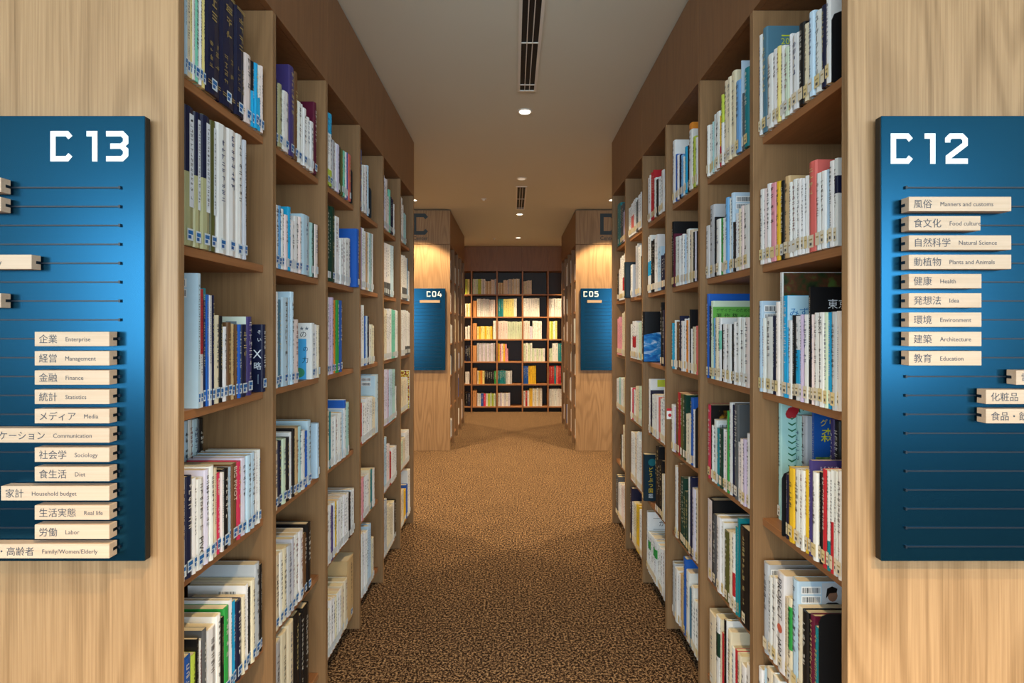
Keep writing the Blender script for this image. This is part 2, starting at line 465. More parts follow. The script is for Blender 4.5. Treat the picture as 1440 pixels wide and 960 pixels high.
# ------------------------------------------------------------------ directory signs
def sign(side, y_panel, chars, char_x, base_z, tags, label):
    yf = y_panel - 0.027                      # front plane
    xi, xo, z0, z1 = 0.772, 1.372, 0.925, 1.858
    root = empty('directory_sign', (side * (xi + xo) / 2, yf, z0)); org = root.location
    tag(root, label, 'sign', 'blue directory signs on the bookcase ends')
    box('board', side * xi, side * xo, yf + 0.003, yf + 0.018, z0, z1, M['black'], root, org, c=0.001)
    box('face_plate', side * xi, side * xo, yf, yf + 0.0028, z0, z1, M['blue'], root, org, c=0.0008)
    for sx in (0.85, 1.29):
        for zz in (z0 + 0.1, z1 - 0.1):
            box('wall_spacer', side * sx - 0.012, side * sx + 0.012, yf + 0.018, y_panel, zz - 0.012, zz + 0.012, M['black'], root, org)
    for ch, x in zip(chars, char_x):
        a = Acc()
        for i, ln in enumerate(SIGN_CH[ch][0]):
            a.add(*put2d(stroke2d([ln], .175), (x, yf, base_z), (1, 0, 0), (0, 0, 1), 0.064, 0.0007 + 0.0003 * i))
        mesh_obj('numeral', a.v, a.f, M['white_ink'], root, org)
    for r in range(20):
        z = 1.707 - r * 0.0395
        a = Acc()
        x0, x1 = sorted((side * 0.824, side * 1.32))
        a.box((x0, x1, yf - 0.0025, yf, z - 0.0014, z + 0.0014))
        xe = side * 0.824
        a.box((min(xe, xe - side * 0.004), max(xe, xe - side * 0.004), yf - 0.004, yf, z - 0.003, z + 0.003))
        mesh_obj('rail', a.v, a.f, M['rail'], root, org)
    for (r, x0, x1, jp, en) in tags:
        z = 1.707 - (r - 1) * 0.0395
        yt = yf - 0.024
        t = box('name_tag', x0, x1, yt, yf - 0.003, z - 0.0148, z + 0.0148, M['tag_wood'], root, org, c=0.0006)
        # notch where the rail runs into the tag
        xe = x1 if side < 0 else x0
        box('notch', xe - 0.0006, xe + 0.0006, yf - 0.014, yf - 0.004, z - 0.003, z + 0.003, M['black'], t, org)
        cx = x0 + 0.009
        if jp:
            g = glyphs(jp)
            vv, ff = put2d(g, (cx, yt, z - 0.0072), (1, 0, 0), (0, 0, 1), 0.0192, 0.0004)
            mesh_obj('lettering', vv, ff, M['dark_ink'], t, org); cx += g[2] * 0.0192 + 0.0165
        if en:
            g = glyphs(en)
            vv, ff = put2d(g, (cx, yt, z - 0.0046), (1, 0, 0), (0, 0, 1), 0.0124, 0.0004)
            mesh_obj('lettering', vv, ff, M['dark_ink'], t, org)
lt = []
for r, (jp, en) in L_TAGS.items():
    x1 = -0.8268 if r >= 9 else -0.986
    ln = {14: 0.312, 17: 0.222, 20: 0.335, 5: 0.182}.get(r, 0.153)
    lt.append((r, x1 - ln, x1, jp, en))
for r in (1, 2, 7): lt.append((r, -1.25, -1.049, '', ''))
rt = [(r, {11: 1.031, 12: 0.969, 13: 0.969}.get(r, 0.811), {11: 1.031, 12: 0.969, 13: 0.969}.get(r, 0.811) + t[2], t[0], t[1]) for r, t in R_TAGS.items()]
sign(-1, D0, 'C13', (-.969, -.893, -.852), 1.762, lt, 'blue directory sign marked C13 with wooden name tags')
sign(1, D0, 'C12', (.791, .862, .906), 1.757, rt, 'blue directory sign marked C12 with wooden name tags')
sign(-1, D1, 'C04', (-.984, -.922, -.860), 1.762, [(1, -1.059, -.83, '', '')], 'dark blue directory sign marked C04 on the far left bookcase')
sign(1, D1, 'C05', (.805, .868, .930), 1.762, [(1, .845, 1.01, '', '')], 'dark blue directory sign marked C05 on the far right bookcase')

# ------------------------------------------------------------------ ceiling fittings
def ring_vf(cx, cy, z, r0, r1, n=28):
    v, f = [], []
    for i in range(n):
        a = 2 * math.pi * i / n
        v += [(cx + r0 * math.cos(a), cy + r0 * math.sin(a), z), (cx + r1 * math.cos(a), cy + r1 * math.sin(a), z - 0.0)]
    return v, f
def downlight(x, y, power, label, lit=True, size=1.66, aim=None, r=0.043, blend=0.45):
    root = empty('downlight', (x, y, CEIL)); org = root.location
    tag(root, label, 'ceiling light', 'recessed ceiling downlights')
    n = 28
    v, f = [], []
    prof = [(r + 0.004, 0), (r + 0.004, -0.004), (r - 0.004, -0.006), (r - 0.008, -0.0025)]
    for i in range(n):
        a = 2 * math.pi * i / n
        v += [(x + q * math.cos(a), y + q * math.sin(a), CEIL + h) for q, h in prof]
    for i in range(n):
        j = (i + 1) % n
        for q in range(3): f.append((4 * i + q, 4 * j + q, 4 * j + q + 1, 4 * i + q + 1))
    mesh_obj('trim_ring', v, f, M['trim_white'], root, org)
    v = [(x + (r - 0.006) * math.cos(2 * math.pi * i / n), y + (r - 0.006) * math.sin(2 * math.pi * i / n), CEIL - 0.002) for i in range(n)]
    mesh_obj('lens', v, [tuple(reversed(range(n)))], M['lamp_on' if lit else 'lamp_dim'], root, org)
    if power > 0:
        l = bpy.data.lights.new('downlight_lamp', 'SPOT'); l.energy = power * 10; l.color = WARM
        l.spot_size = size; l.spot_blend = blend; l.shadow_soft_size = 0.025
        lo = bpy.data.objects.new('downlight_lamp', l); COL.objects.link(lo); lo.parent = root; lo.location = (0, 0, -0.012)
        if aim: lo.rotation_euler = Vector(aim).to_track_quat('-Z', 'Y').to_euler()
downlight(0.075, 0.10, P_AISLE * 1.4, 'downlight above the photographer near the C13 and C12 signs')
downlight(0.075, 3.16, P_AISLE, 'bright round downlight in ceiling just beyond the long vent')
downlight(0.08, 4.59, P_CROSS * 0.4, 'dim round downlight in ceiling before the short vent', lit=False)
downlight(0.08, 6.03, P_AISLE, 'small downlight in ceiling just beyond the short vent')
downlight(0.08, 7.61, P_BACK, 'farthest downlight in ceiling before the end bookcase')
downlight(0.9, -0.6, P_AISLE * 5, 'downlight behind the photographer on the right')
downlight(-0.4, -0.6, P_AISLE * 4, 'added unseen downlight behind the photographer warming the left end panel')  # added fill lamp, warms the lower part of the left end panel
for s, nm in ((-1, 'left'), (1, 'right')):
    downlight(s * 1.98, 4.45, P_CROSS, 'downlight over the cross aisle on the %s, hidden by the near bookcase' % nm, size=1.95)
    downlight(s * 4.0, 4.65, P_CROSS * 0.6, 'outer downlight over the cross aisle on the far %s' % nm)
    downlight(s * 1.06, 5.36, P_WASH, 'small downlight in ceiling before the header letter on the %s' % nm, size=1.72, blend=0.3)
    downlight(s * 1.3, 7.93, P_BACK * 1.3, 'downlight over the back aisle on the %s' % nm)

def vent(x0, x1, y0, y1, label):
    root = empty('ceiling_vent', ((x0 + x1) / 2, (y0 + y1) / 2, CEIL)); org = root.location
    tag(root, label, 'air vent', 'linear ceiling vents')
    a = Acc(); zt, zb = CEIL, CEIL - 0.006; w = 0.014
    for q in ((x0, x0 + w, y0, y1), (x1 - w, x1, y0, y1), (x0 + w, x1 - w, y0, y0 + w), (x0 + w, x1 - w, y1 - w, y1)):
        a.box(q + (zb, zt))
    mesh_obj('frame', a.v, a.f, M['trim_white'], root, org)
    box('duct', x0 + w, x1 - w, y0 + w, y1 - w, CEIL - 0.0012, CEIL - 0.0004, M['toe'], root, org)
    iw = (x1 - x0 - 2 * w) / 3
    for k in (1, 2):
        xx = x0 + w + iw * k
        box('blade', xx - 0.002, xx + 0.002, y0 + w, y1 - w, CEIL - 0.006, CEIL - 0.0012, M['trim_white'], root, org)
    for yy in (y0 + (y1 - y0) * 0.5, y0 + (y1 - y0) * 0.92):
        box('crossbar', x0 + w, x1 - w, yy - 0.004, yy + 0.004, CEIL - 0.005, CEIL - 0.0015, M['trim_white'], root, org)
vent(0.026, 0.134, 1.90, 2.887, 'long dark slotted ceiling vent in the near aisle')
vent(0.030, 0.136, 4.84, 5.775, 'short-looking slotted ceiling vent before the far bookcases')
def sprinkler(x, y, label):
    root = empty('sprinkler', (x, y, CEIL)); org = root.location
    tag(root, label, 'sprinkler', 'ceiling sprinklers')
    for nm, r, za, zb in (('cap_plate', 0.03, CEIL - 0.005, CEIL), ('nozzle', 0.012, CEIL - 0.02, CEIL - 0.005)):
        n = 16
        v = [(x + r * math.cos(2 * math.pi * i / n), y + r * math.sin(2 * math.pi * i / n), z) for z in (za, zb) for i in range(n)]
        f = [(i, (i + 1) % n, n + (i + 1) % n, n + i) for i in range(n)] + [tuple(reversed(range(n))), tuple(range(n, 2 * n))]
        mesh_obj(nm, v, f, M['trim_white'], root, org)
sprinkler(-0.31, 5.32, 'small sprinkler in ceiling left of the short vent')
sprinkler(-0.285, 7.67, 'small sprinkler in ceiling near the far end bookcase')

# ------------------------------------------------------------------ books
PAL = {  # code: (sRGB, word)
 'w': ('#e6e6e2', 'white'), 'c': ('#e2d6b8', 'cream'), 'g': ('#b9bcc0', 'light grey'), 'G': ('#55585a', 'dark grey'), 'k': ('#141416', 'black'),
 'n': ('#151b3a', 'navy'), 'b': ('#1f5cb4', 'blue'), 's': ('#1fa6d8', 'cyan'), 'p': ('#bcd6e6', 'pale blue'), 't': ('#17808a', 'teal'),
 'd': ('#0f3a2c', 'dark green'), 'e': ('#2f9a46', 'green'), 'm': ('#79c9ae', 'mint'), 'y': ('#e0b52a', 'yellow'), 'o': ('#e08a2e', 'orange'),
 'r': ('#b5262e', 'red'), 'i': ('#e39aa6', 'pink'), 'R': ('#d33658', 'crimson'), 'u': ('#453a74', 'purple'), 'v': ('#cdbbd4', 'lavender'),
 'a': ('#5c1630', 'maroon'), 'h': ('#6b4a2c', 'brown'), 'z': ('#c9a878', 'tan'), 'l': ('#b9cc4a', 'lime'), 'q': ('#a9a87c', 'pale olive'),
 'O': ('#5a5a2c', 'olive'), 'S': ('#4d7488', 'steel blue'), 'x': ('#d86a62', 'salmon'), 'f': ('#0e2c3a', 'dark teal'), 'P': ('#a9d2cf', 'pale teal'),
 'B': ('#6fa8d8', 'light blue'), 'L': ('#d9d6e6', 'pale lavender'), 'M': ('#cfe0c4', 'pale green'), 'Y': ('#e8d98a', 'pale yellow'), 'I': ('#eadad3', 'pale pink'),
}
LIGHT = set('wcgpmyivzlqPBLMYIo')
def pal(c): return srgb(PAL[c][0])
def jit(c, a=0.05):
    k = 1 + random.uniform(-a, a)
    return tuple(max(0, min(1, v * k * (1 + random.uniform(-a, a) * 0.4))) for v in c)

BOOKS = []   # dicts
SHELF = {}   # (case, bay, row) -> list, for the ordinals
def px_books(side, bay, row, start, toks, back=False):
    """transcribes one compartment: spine edges (px) and top (py) seen in the photograph, on the plane of the spines"""
    ya = D0 + PT + (bay - 1) * PITCH + 0.003; yb = ya + PITCH - PT - 0.006
    z0 = SHZ[row - 1] + 0.0004
    prev = start
    key = (side, bay, row, back)
    for tk in toks.split():
        if tk[0] == '~': prev = float(tk[1:]); continue
        core, *opts = tk.split(';')
        x, y, c = core.split(','); x = float(x); y = float(y)
        u0, u1 = sorted((abs(prev - VX), abs(x - VX)))     # u0 far, u1 near
        prev = x
        plane = 0.738 + random.uniform(-.003, .003)
        bands = []; special = None; fixed = False
        for o in opts:
            if o[0] == 'p': plane = float(o[1:]); fixed = True
            elif o[0] == '#': special = o[1:]
            elif o[0] == '|':                              # |0.6-1.0k  coloured band on the cover
                a, bq = o[1:-1].split('-'); bands.append((float(a), float(bq), o[-1]))
        if not fixed and plane * F / u0 > yb: plane = u0 * yb / F
        dn, df = plane * F / u1, plane * F / u0
        if fixed and df > yb: df, dn = yb, yb - (df - dn)
        dn = max(dn, ya); df = max(df, dn + 0.004)
        dm = df if c == 'K' else (dn * 2 + df) / 3
        h = EYE + (VY - y) * dm / F - z0
        h = max(0.10, min(h, 0.345))
        w = min(h * random.uniform(.66, .76), 0.24, 1.05 - plane)
        BOOKS.append(dict(side=side, bay=bay, row=row, back=back, dn=dn + 0.0003, df=df - 0.0003, plane=plane, z0=z0, h=h, w=w, c=c, bands=bands,
                          special=special, case='near', area=(u1 - u0 + 0.25 * w * F / dn * (0.5 if bay < 3 else .3)) * h * F / dm))

# ---- left case, rows top to bottom
px_books(-1,1,1,260.6,'263.6,-40,p 268,-36,c 272,-32,Y 274.4,-30,w 280.8,-25,m 285.1,-20,w 290.4,-15,Y 311,-37,n;#gold 331.7,-12,n;#gold 345,10,n;#gold 354.6,76,I 359.6,87,s;|.55-1k 363.7,89,s 367.2,92,w;|0-.5s 371,93,I')
px_books(-1,1,2,259.6,'274,148,q;|.53-.999n;#strip 284.4,158,q;|.53-.999n;#strip 296.5,162,q;|.53-.999n;#strip 306,170,O;#strip 320.6,174,w 333,182,w 343.5,189,w 347.8,197,g')
px_books(-1,1,3,278.5,'282,384,p;#barcode 285.5,406,w;|.45-.999r 291,405,n;|.9-.999t 294.6,414,b 298,415,w 302.7,415,n 309.5,443,c 314.7,444,k 320.2,459,w 326.2,453,h 331,455,z 335.8,456,h 340,456,b 347.8,456,n 355.4,445,u;#palecover ~369.3 374.6,456,n;#xbook')
px_books(-1,1,4,252,'262,674,w 272,670,n 277,672,w 288,673,w;#pivot 296,660,L 302,655,w 304.6,658,c 312.5,665,R;#kawaii 315,664,w 322.5,659,k 327,656,p 334,652,h;#bigpivot 340,649,R 348,643,L 353.8,640,p 359.4,636,p 363.5,636,w 367,632,w')
px_books(-1,1,4,258,'266,592,p;p.90 272,590,w;p.90 280,589,p;p.90 287,588,k;p.90',back=True)
px_books(-1,1,5,256,'270.4,927,b 276.5,920,l;#barcode 279.6,898,k 285.8,900,w 292,885,G 305,884,w 312,865,w 316,867,k 323.3,854,e 327.5,843,w 333,845,s 342,844,n 346,838,c 350.4,822,w;#barcode 354.6,824,k 359.8,815,c 366.5,792,g 368.5,793,k 376.5,805,w')
px_books(-1,2,1,388,'392.5,112,n 397.8,118,q 400,127,w 407.5,129,w 414.7,93,u 419.2,101,h 424.7,143,w 427,147,w 432,152,w 437,165,w 442,171,w 446,144,a')
px_books(-1,2,2,387.5,'392.5,288,w 396.2,289,B 401.5,294,w 406,302,I 409.8,291,s 415,310,w 421,304,w 426,305,I 436.9,302,p 441,313,P 442.8,314,d 448,315.6,I')
px_books(-1,2,3,388.3,'392,410,w 397.3,421,S 407,418,p 409.7,418,p 414.2,410,p 420.8,449,I ~438.5 443.5,454,w;#chikara 447,456,w 450,457,c')
px_books(-1,2,4,385,'391.7,621,c 398,620,n 403.4,616.6,M 407.8,615,k 412,607,w 415.6,603,k 420.3,601,z 424.8,599,P 430,605,w 433,605.6,b 438,591,p ~446 449.5,595,p')
px_books(-1,2,5,386,'393.7,781,c 398.7,776,w 405,770,c 411,767,g 415,757,g 421,751,w 427.5,746,w 432.5,750,h 438,735.5,k')
px_books(-1,2,6,386,'396,905,g 405,890,c 414,871,c 423,862,k 427.5,864,k 435.5,852,k')
px_books(-1,3,1,460.3,'463.8,158,w;|.72-.999s;|0-.22l 467.5,160,w;|.72-.999s;|0-.22l 471.7,197,g 473.8,201,w 478.3,203,L 480.3,207.5,k 482.8,210,O 485.8,212,m 488.3,214,w 490.3,215,b 494.2,217,x 495.7,236,K')
px_books(-1,3,2,460,'466.4,289,d 471.8,291,d 475.5,304,w 479,306,w 482,335,w 485.6,335,w 489.3,336,w 493.2,335,w ~502.3 505.6,322,b')
px_books(-1,3,3,460,'463.3,417.5,w 466.5,418,v 469.7,418,v 473.7,422,o 477.8,422,e 482,422.5,b')
px_books(-1,3,4,459,'463.7,578,c 466,579,t 471.2,586,w 475,584,w 477,583,w 481.3,580,w 484.2,576,p 487,562,w;|.86-.999b 491.7,566,P')
px_books(-1,3,5,459,'466.7,711,w 469.3,712,u 472,706,w 474.5,705,y 478.4,703,w 483.6,698,w 491,694,w 494,693,k 498.7,687,w')
px_books(-1,3,6,459,'465.4,860,w 472,841,w 474.5,838,c 480.5,832,w 485,822,c 489.4,815,c 498.7,785,z')
px_books(-1,4,1,506,'510,210,b 513.3,232.5,w 517,233,w 519.7,233,p 522.5,263,K')
px_books(-1,4,2,506,'508,318,k 510.4,320,v 514.8,321.6,w 517.7,327,z 520,327,w 523.5,328,P 525.3,329,w')
px_books(-1,4,3,506,'512.5,427.5,w 515,444,b 517.5,444,p 519.7,445,n 523,456,w 526.7,456,c')
px_books(-1,4,4,505,'510,565,r 515,566,w 519,560,w 524,558,w 528.3,557,c 532.8,527,p;#barcode')
px_books(-1,4,5,505,'509,676,w 512.5,672,i 519,668,w 521.7,660,c 524.7,660,t 527.5,659,w')
px_books(-1,4,6,505,'509,760,c 513.6,749,w 517.5,748,w 522.2,738,p 526,757,c')
px_books(-1,5,1,539.5,'543,247,L 545.6,252,I 547.6,276,w 550,267,m 553.7,278,n 555.3,287,w')
px_books(-1,5,2,539.5,'542.4,341,w;|.0-.25G 544.6,342,w;|.0-.25G 547.2,343,w;|.0-.25G 549.7,344,w;|.0-.25G 552,345,p 554,346,p')
px_books(-1,5,3,539.5,'544.3,433,c 548.2,434,w 551.6,434,w 556.3,435,m 559.6,436,w')
px_books(-1,5,4,539,'545,520,L 547.5,520,v 551.7,519,p 556,519,P 558,543,w')
px_books(-1,5,5,539,'544,615,p 548.3,625,I 551,634,r 555,628,w 558,627,w')
px_books(-1,5,6,539,'544.5,704,g 547.7,708,c 553,710,c 555,706,w 557,704,k')
px_books(-1,6,1,563.5,'566.3,277,w 568.3,288,w 571.3,300,P')
px_books(-1,6,2,563.5,'565.8,358,w 569,359,w;|.0-.28G 572.3,360,w;|.0-.28G 574,363,B 576,381,w')
px_books(-1,6,3,563.5,'567,436,w 570,436,w 573,436,w;|.0-.2G 576.7,437,w;|.0-.2G')
px_books(-1,6,4,563.5,'568,534,c 572,532,c 575.5,530,w 580,520,w;#comic')
px_books(-1,6,5,563.5,'567,621,M 570,615,c 575.4,606,w')
px_books(-1,6,6,563.5,'568,690,c 571.7,688,y 573.7,681,b 577,660,w')
# ---- right case (spine edges left to right)
px_books(1,1,1,1066.8,'1070.5,49,w 1077.8,39,S;#twenty 1085.8,76,w 1091.6,69,w 1096,65,Y 1101.9,65,w 1108.3,66,M 1112.9,48,w 1122,47,w 1129.8,32,k 1136,33,c 1143,16,p 1153.9,15,w;#userfriendly 1160.3,7,n 1166.5,-10,w 1176,19,K')
px_books(1,1,2,1067.7,'1073,266,w 1077.5,265,I 1082.7,258,w 1090,257,i 1095.8,255,y 1102,254,k 1109,247.5,z 1113,256,w 1120,252,w 1125.4,251,w 1130.6,251,w 1136,247,w 1146.7,226,x 1153.5,243,w 1159.8,240,w 1165,238.5,p 1171,226,w 1177,222.5,w;|.6-.8n')
px_books(1,1,3,1066.8,'1070.7,423,p;#barcode 1074.7,447,w 1085.5,445,w 1089.8,444,n 1094.6,424,I 1099.9,383,w;#foliage 1107.5,415.5,s;#mizu 1113,450,w 1117,443,k 1124.3,444,w;|.2-.6s 1128,442,v 1135.8,442,w 1140,403.5,k;#tokyo 1144,442,I 1150,439.5,w 1157.4,439,w;#next 1163.4,439,M 1168,439,s 1175,438,g 1180,437,w')
px_books(1,1,4,1099,'1104,662.5,K 1107.5,666,n 1116,658,y 1124.4,660,w 1129.4,661,w 1136.2,660,y 1141,647,u;#business 1148.3,664,w 1155.3,664,k 1161,660,r 1166.6,662,w;|0-.3t 1171.6,661,w;|0-.5r 1176.4,662,w 1184,662,w')
px_books(1,1,4,1093.4,'1098,564,P;p.79;#flower ~1118 1126,584,P;p.83 1133,584,g;p.828 ~1142 1145,578,b;p.84;#mori ~1166 1172,589,u;p.872 1180,592,k;p.872',back=True)
px_books(1,1,5,1072.5,'1080,792,g;#barcode 1084.7,811,w 1091.5,812,w 1102.8,807,w;#japan 1107,839,c 1112.6,841,c;|.4-.9e 1121,815,p;#portrait 1126.7,853,c 1134.8,860,k 1138,862,w 1144,865,a 1151,883,t 1179,862.5,K')
px_books(1,1,6,1065.5,'1071,940,w 1077,937,p 1085,942,c 1095,948,w')
px_books(1,2,1,993.3,'996.3,176.5,w 998.2,176,v 1001,175,w 1003.4,171,P 1006,161,w 1011,157,w 1013.6,163,y;|0-.4r 1016.3,133,w;|.6-.999l 1022.5,114,c 1027,108,c 1033.7,100,c 1039.9,113,B 1042.9,86,p 1045.9,131,G 1051.7,95,t')
px_books(1,2,2,991.7,'997.5,317,w 1004,288,g 1006.2,305,k 1012,308,w 1015.7,307,e 1019.4,306,w 1023.7,277.5,B 1027.4,279,w 1031,271,p;#barcode 1032.5,312,k 1037.6,300,w 1041.2,293.5,c 1044.9,289,I 1052,288,w')
px_books(1,2,3,993.3,'996.4,413,b 998.8,430,n 1002.7,423,M;#copyright 1005,447,B 1009,446,c 1013.6,447,w;|.5-.8m 1015.6,456,k 1020.6,455,w 1026.9,455.5,w 1030.8,455.5,k 1034,452,w 1040,446,w 1047,447,w 1052.7,446,I')
px_books(1,2,4,994.2,'1000,569,R;#goldcover 1003,598,w 1007.5,590,w;#barcode 1010.8,602,t 1015.8,602.5,d 1019,603,w 1022,607,I 1024,577.5,e 1029,566,w 1032,569,n 1037.5,568,G 1040,621,w 1043.7,617,I 1047.5,617,v 1053.3,609,w')
px_books(1,2,5,996,'1002,702,k;#whitespine 1006.6,724,G 1012.8,727,w 1017.5,734,w 1024.3,747.5,O 1028.7,748,c 1033,750,w;|.2-.5r 1036.3,741,t 1038.8,728,t 1053.5,745,k')
px_books(1,2,6,995.9,'1006,864,c 1011,867,w;|.5-.8d 1014.4,870,c 1017.5,891,r 1020,871,k 1023,872,w 1027.5,887,c 1033,911,w 1036,914,r 1041,921,c 1047.5,936,w 1054,935,w')
px_books(1,3,1,945,'949,197.6,w 951.5,217,b 954,218,w 957,218,n 960,218,B 962.4,220,w 965.7,206,s 968,205,k 973,173,w;|.9-.999o 977.4,192,l 980.8,193,w')
px_books(1,3,2,944.7,'946.5,311.5,k 948,328.6,a 952.3,333,w 955.8,332,w 958.6,331,w 961,329,w 964.4,330,p 969,322,w 974,323,c 976.4,326,k 978.7,325,L 980.4,325,k')
px_books(1,3,3,944,'947.5,454,s 950.6,450,w 953.8,452,h 957,444,n 960.6,451,w 964,448,w 967.5,450,o 969,447,w 971,435,k 973,462,w 978,459,c 980.6,458,x')
px_books(1,3,4,943.5,'947.5,569,w 949.4,572,v 952.3,566,h 956.3,552,r 960,554,O 964,555,d 969.8,581,c 973.8,559,b 977.3,576,w 981.3,571,K')
px_books(1,3,5,948.4,'952.6,656,w 956,652,h 961,671,d 967.5,692,d 969.5,671,w 972,671,n 977,687,L 981.5,688,c')
px_books(1,3,6,945,'948.3,791,g 952.5,800,w 955.8,806,w 960.3,809,z 964,785,b 969,804,w 971,826,S 975,825,w 982,846,w')
px_books(1,4,1,910.8,'914.6,247,w 919.3,240.4,r 922,250,w 925,252,k 927,249,w 929.5,248,w 932.7,239,w')
px_books(1,4,2,910.7,'914.6,331,w;|.3-.55s 919.6,337,k 924.2,330,w 928.8,347,p 935.4,357,n')
px_books(1,4,3,902.7,'905.2,438,k;#earth ~928.5 931,425,k 934.5,436,n')
px_books(1,4,4,911.7,'914,533,w;#limecover 916.4,549,n 920.9,554,w 924.4,556,w 928,558.7,x 933,559,w 935.6,545,w')
px_books(1,4,5,903,'905.5,638,f;#animals ~921.5 926,627,k 930,647,k 932.5,667,c 935,667,w')
px_books(1,4,6,909,'911,719,w;#kara 914.4,749,w;|.6-.8e 918.4,753,w 923.3,759,w;|.6-.8e 927.3,765,w 931.7,771,w 935.6,773,w')
px_books(1,5,1,883.8,'887.2,291.5,w 890.8,284,w;|.2-.6x 894.2,279,w 897,281,G 901.8,271,w')
px_books(1,5,2,877,'879.2,368.5,f ~886.5 889,372,w 893.5,345,z 897,343,g 900.5,345,w 902.3,360,k')
px_books(1,5,3,886.5,'889,455,w 893.8,451,w;|.3-.6r 897,453,w 900.7,453,M')
px_books(1,5,4,886.3,'888,545,w 890.8,545,R 893.4,548,w 895.5,543,c 897.9,543,c 902.3,543,M')
px_books(1,5,5,887.2,'892.5,609,w 895,608,c 897.9,606.5,w 903,620,w')
px_books(1,5,6,886,'888,686,n 890.7,705.5,w 894.6,708,c 898.6,711,y 903,716,w')
px_books(1,6,1,867.5,'872.3,286,t 876.2,287,G 878.9,296,v')
px_books(1,6,2,868,'870,384,k 872,378,w 875,360,w 878.8,357,w;|.2-.5r')
px_books(1,6,3,868,'871,445.5,i 874.6,453,i 878.8,438,c')
px_books(1,6,4,866.9,'870,531,w 873,531,P 876,531,w 879.6,531,c')
px_books(1,6,5,872,'873.5,611,k 875.7,611,w 879.6,597,c')
px_books(1,6,6,866,'869,669,G 873,680,w 877,681,I 879.4,682,w')

# ---- far side cases: slivers of pale spines
for side in (-1, 1):
    for bay in range(1, 5):
        for row in range(1, 7):
            y = D1 + PT + (bay - 1) * 0.418 + 0.004; end = y + 0.418 - PT - 0.03 - random.choice((0, 0, .08, .14))
            base = random.choice('wwcIw'); h0 = random.uniform(.20, .29)
            while y < end:
                t = random.uniform(.014, .034); c = base if random.random() < .6 else random.choice('wwcIgGbhnp')
                h = min(.31, h0 * random.uniform(.9, 1.08))
                BOOKS.append(dict(side=side, bay=bay, row=row, back=False, dn=y, df=y + t - .0006, plane=.742 + random.uniform(0, .008), z0=SHZ[row - 1] + .0004,
                                  h=h, w=h * .7, c=c, bands=[], special=None, case='far', area=1.0))
                y += t

# ---- end bookcase: runs (x0, x1, top, colours, count) in pixels of a 3.69x enlargement from (640, 330)
EB = {1: '52-75:230:lY2 90-118:228:MwM4 118-135:228:l2 135-155:228:wg3 155-185:240:cz4 185-205:232:cI4 205-213:228:g1 222-250:248:cz4 250-275:235:cI4 275-300:230:gc4 300-335:228:cw5 355-375:240:c3 375-398:236:Ic4',
      2: '52-80:356:wY4 113-175:332:w6 175-207:336:Iw3 222-250:332:t2 250-305:332:Y5 305-320:330:w2 355-438:328:w7 487-558:330:w8',
      3: '52-64:478:w2 66-78:470:w1 113-193:475:YyY8 197-215:447:w2 222-272:447:I4 272-348:450:M6 355-388:447:I3 388-402:475:L2 402-450:447:w5 487-530:448:Ylw4',
      4: '52-78:575:nk3 113-207:563:gL9 222-268:565:yiI5 268-275:590:i1 355-400:563:Mw4 400-467:590:Mw6 487-505:590:M2 505-535:563:w2 535-558:563:t2',
      5: '52-74:712:w2 113-130:706:cy2 130-152:706:oY2 152-203:707:k5 203-215:707:e1 222-262:705:t5 262-295:707:gw3 355-380:680:b3 380-420:680:y4 487-515:680:r3 515-535:680:tx2 535-550:680:r2',
      6: '52-78:820:kn2 113-133:825:w2 133-147:825:b1 147-170:825:Rw2 170-210:825:lM4 222-285:822:wL6 355-385:810:wr3 385-402:797:y1 402-452:797:wc5 487-558:800:w5'}
SB = F / DB
for row, runs in EB.items():
    for r in runs.split():
        xs, top, cc = r.split(':'); n = int(cc[-1]); cc = cc[:-1]
        a, bq = [(640 + float(q) / 3.69 - VX) / SB for q in xs.split('-')]
        top = EYE + (VY - (330 + float(top) / 3.69)) / SB
        for i in range(n):
            x0 = a + (bq - a) * i / n; x1 = a + (bq - a) * (i + 1) / n
            z0 = BZ[row - 1] + .0004; h = min(max(.12, top - z0 + random.uniform(-.004, .004)), .33)
            BOOKS.append(dict(side=0, bay=0, row=row, back=False, x0=x0 + .0004, x1=x1 - .0004, yf=DB + .02 + random.uniform(0, .008), z0=z0, h=h, w=min(h * .7, .2),
                              c=cc[i % len(cc)], bands=[], special=None, case='end', area=2.0))

# ------------------------------------------------------------------ building books
# local frame of a book: (s, t, z): s = distance behind the spine, t = along the shelf from its near face, z up
def frame(bk):
    if bk['case'] == 'end':
        return lambda s, t, z: (bk['x0'] + t, bk['yf'] + s, bk['z0'] + z)
    sd = bk['side']
    return lambda s, t, z: (sd * (bk['plane'] + s), bk['dn'] + t, bk['z0'] + z)

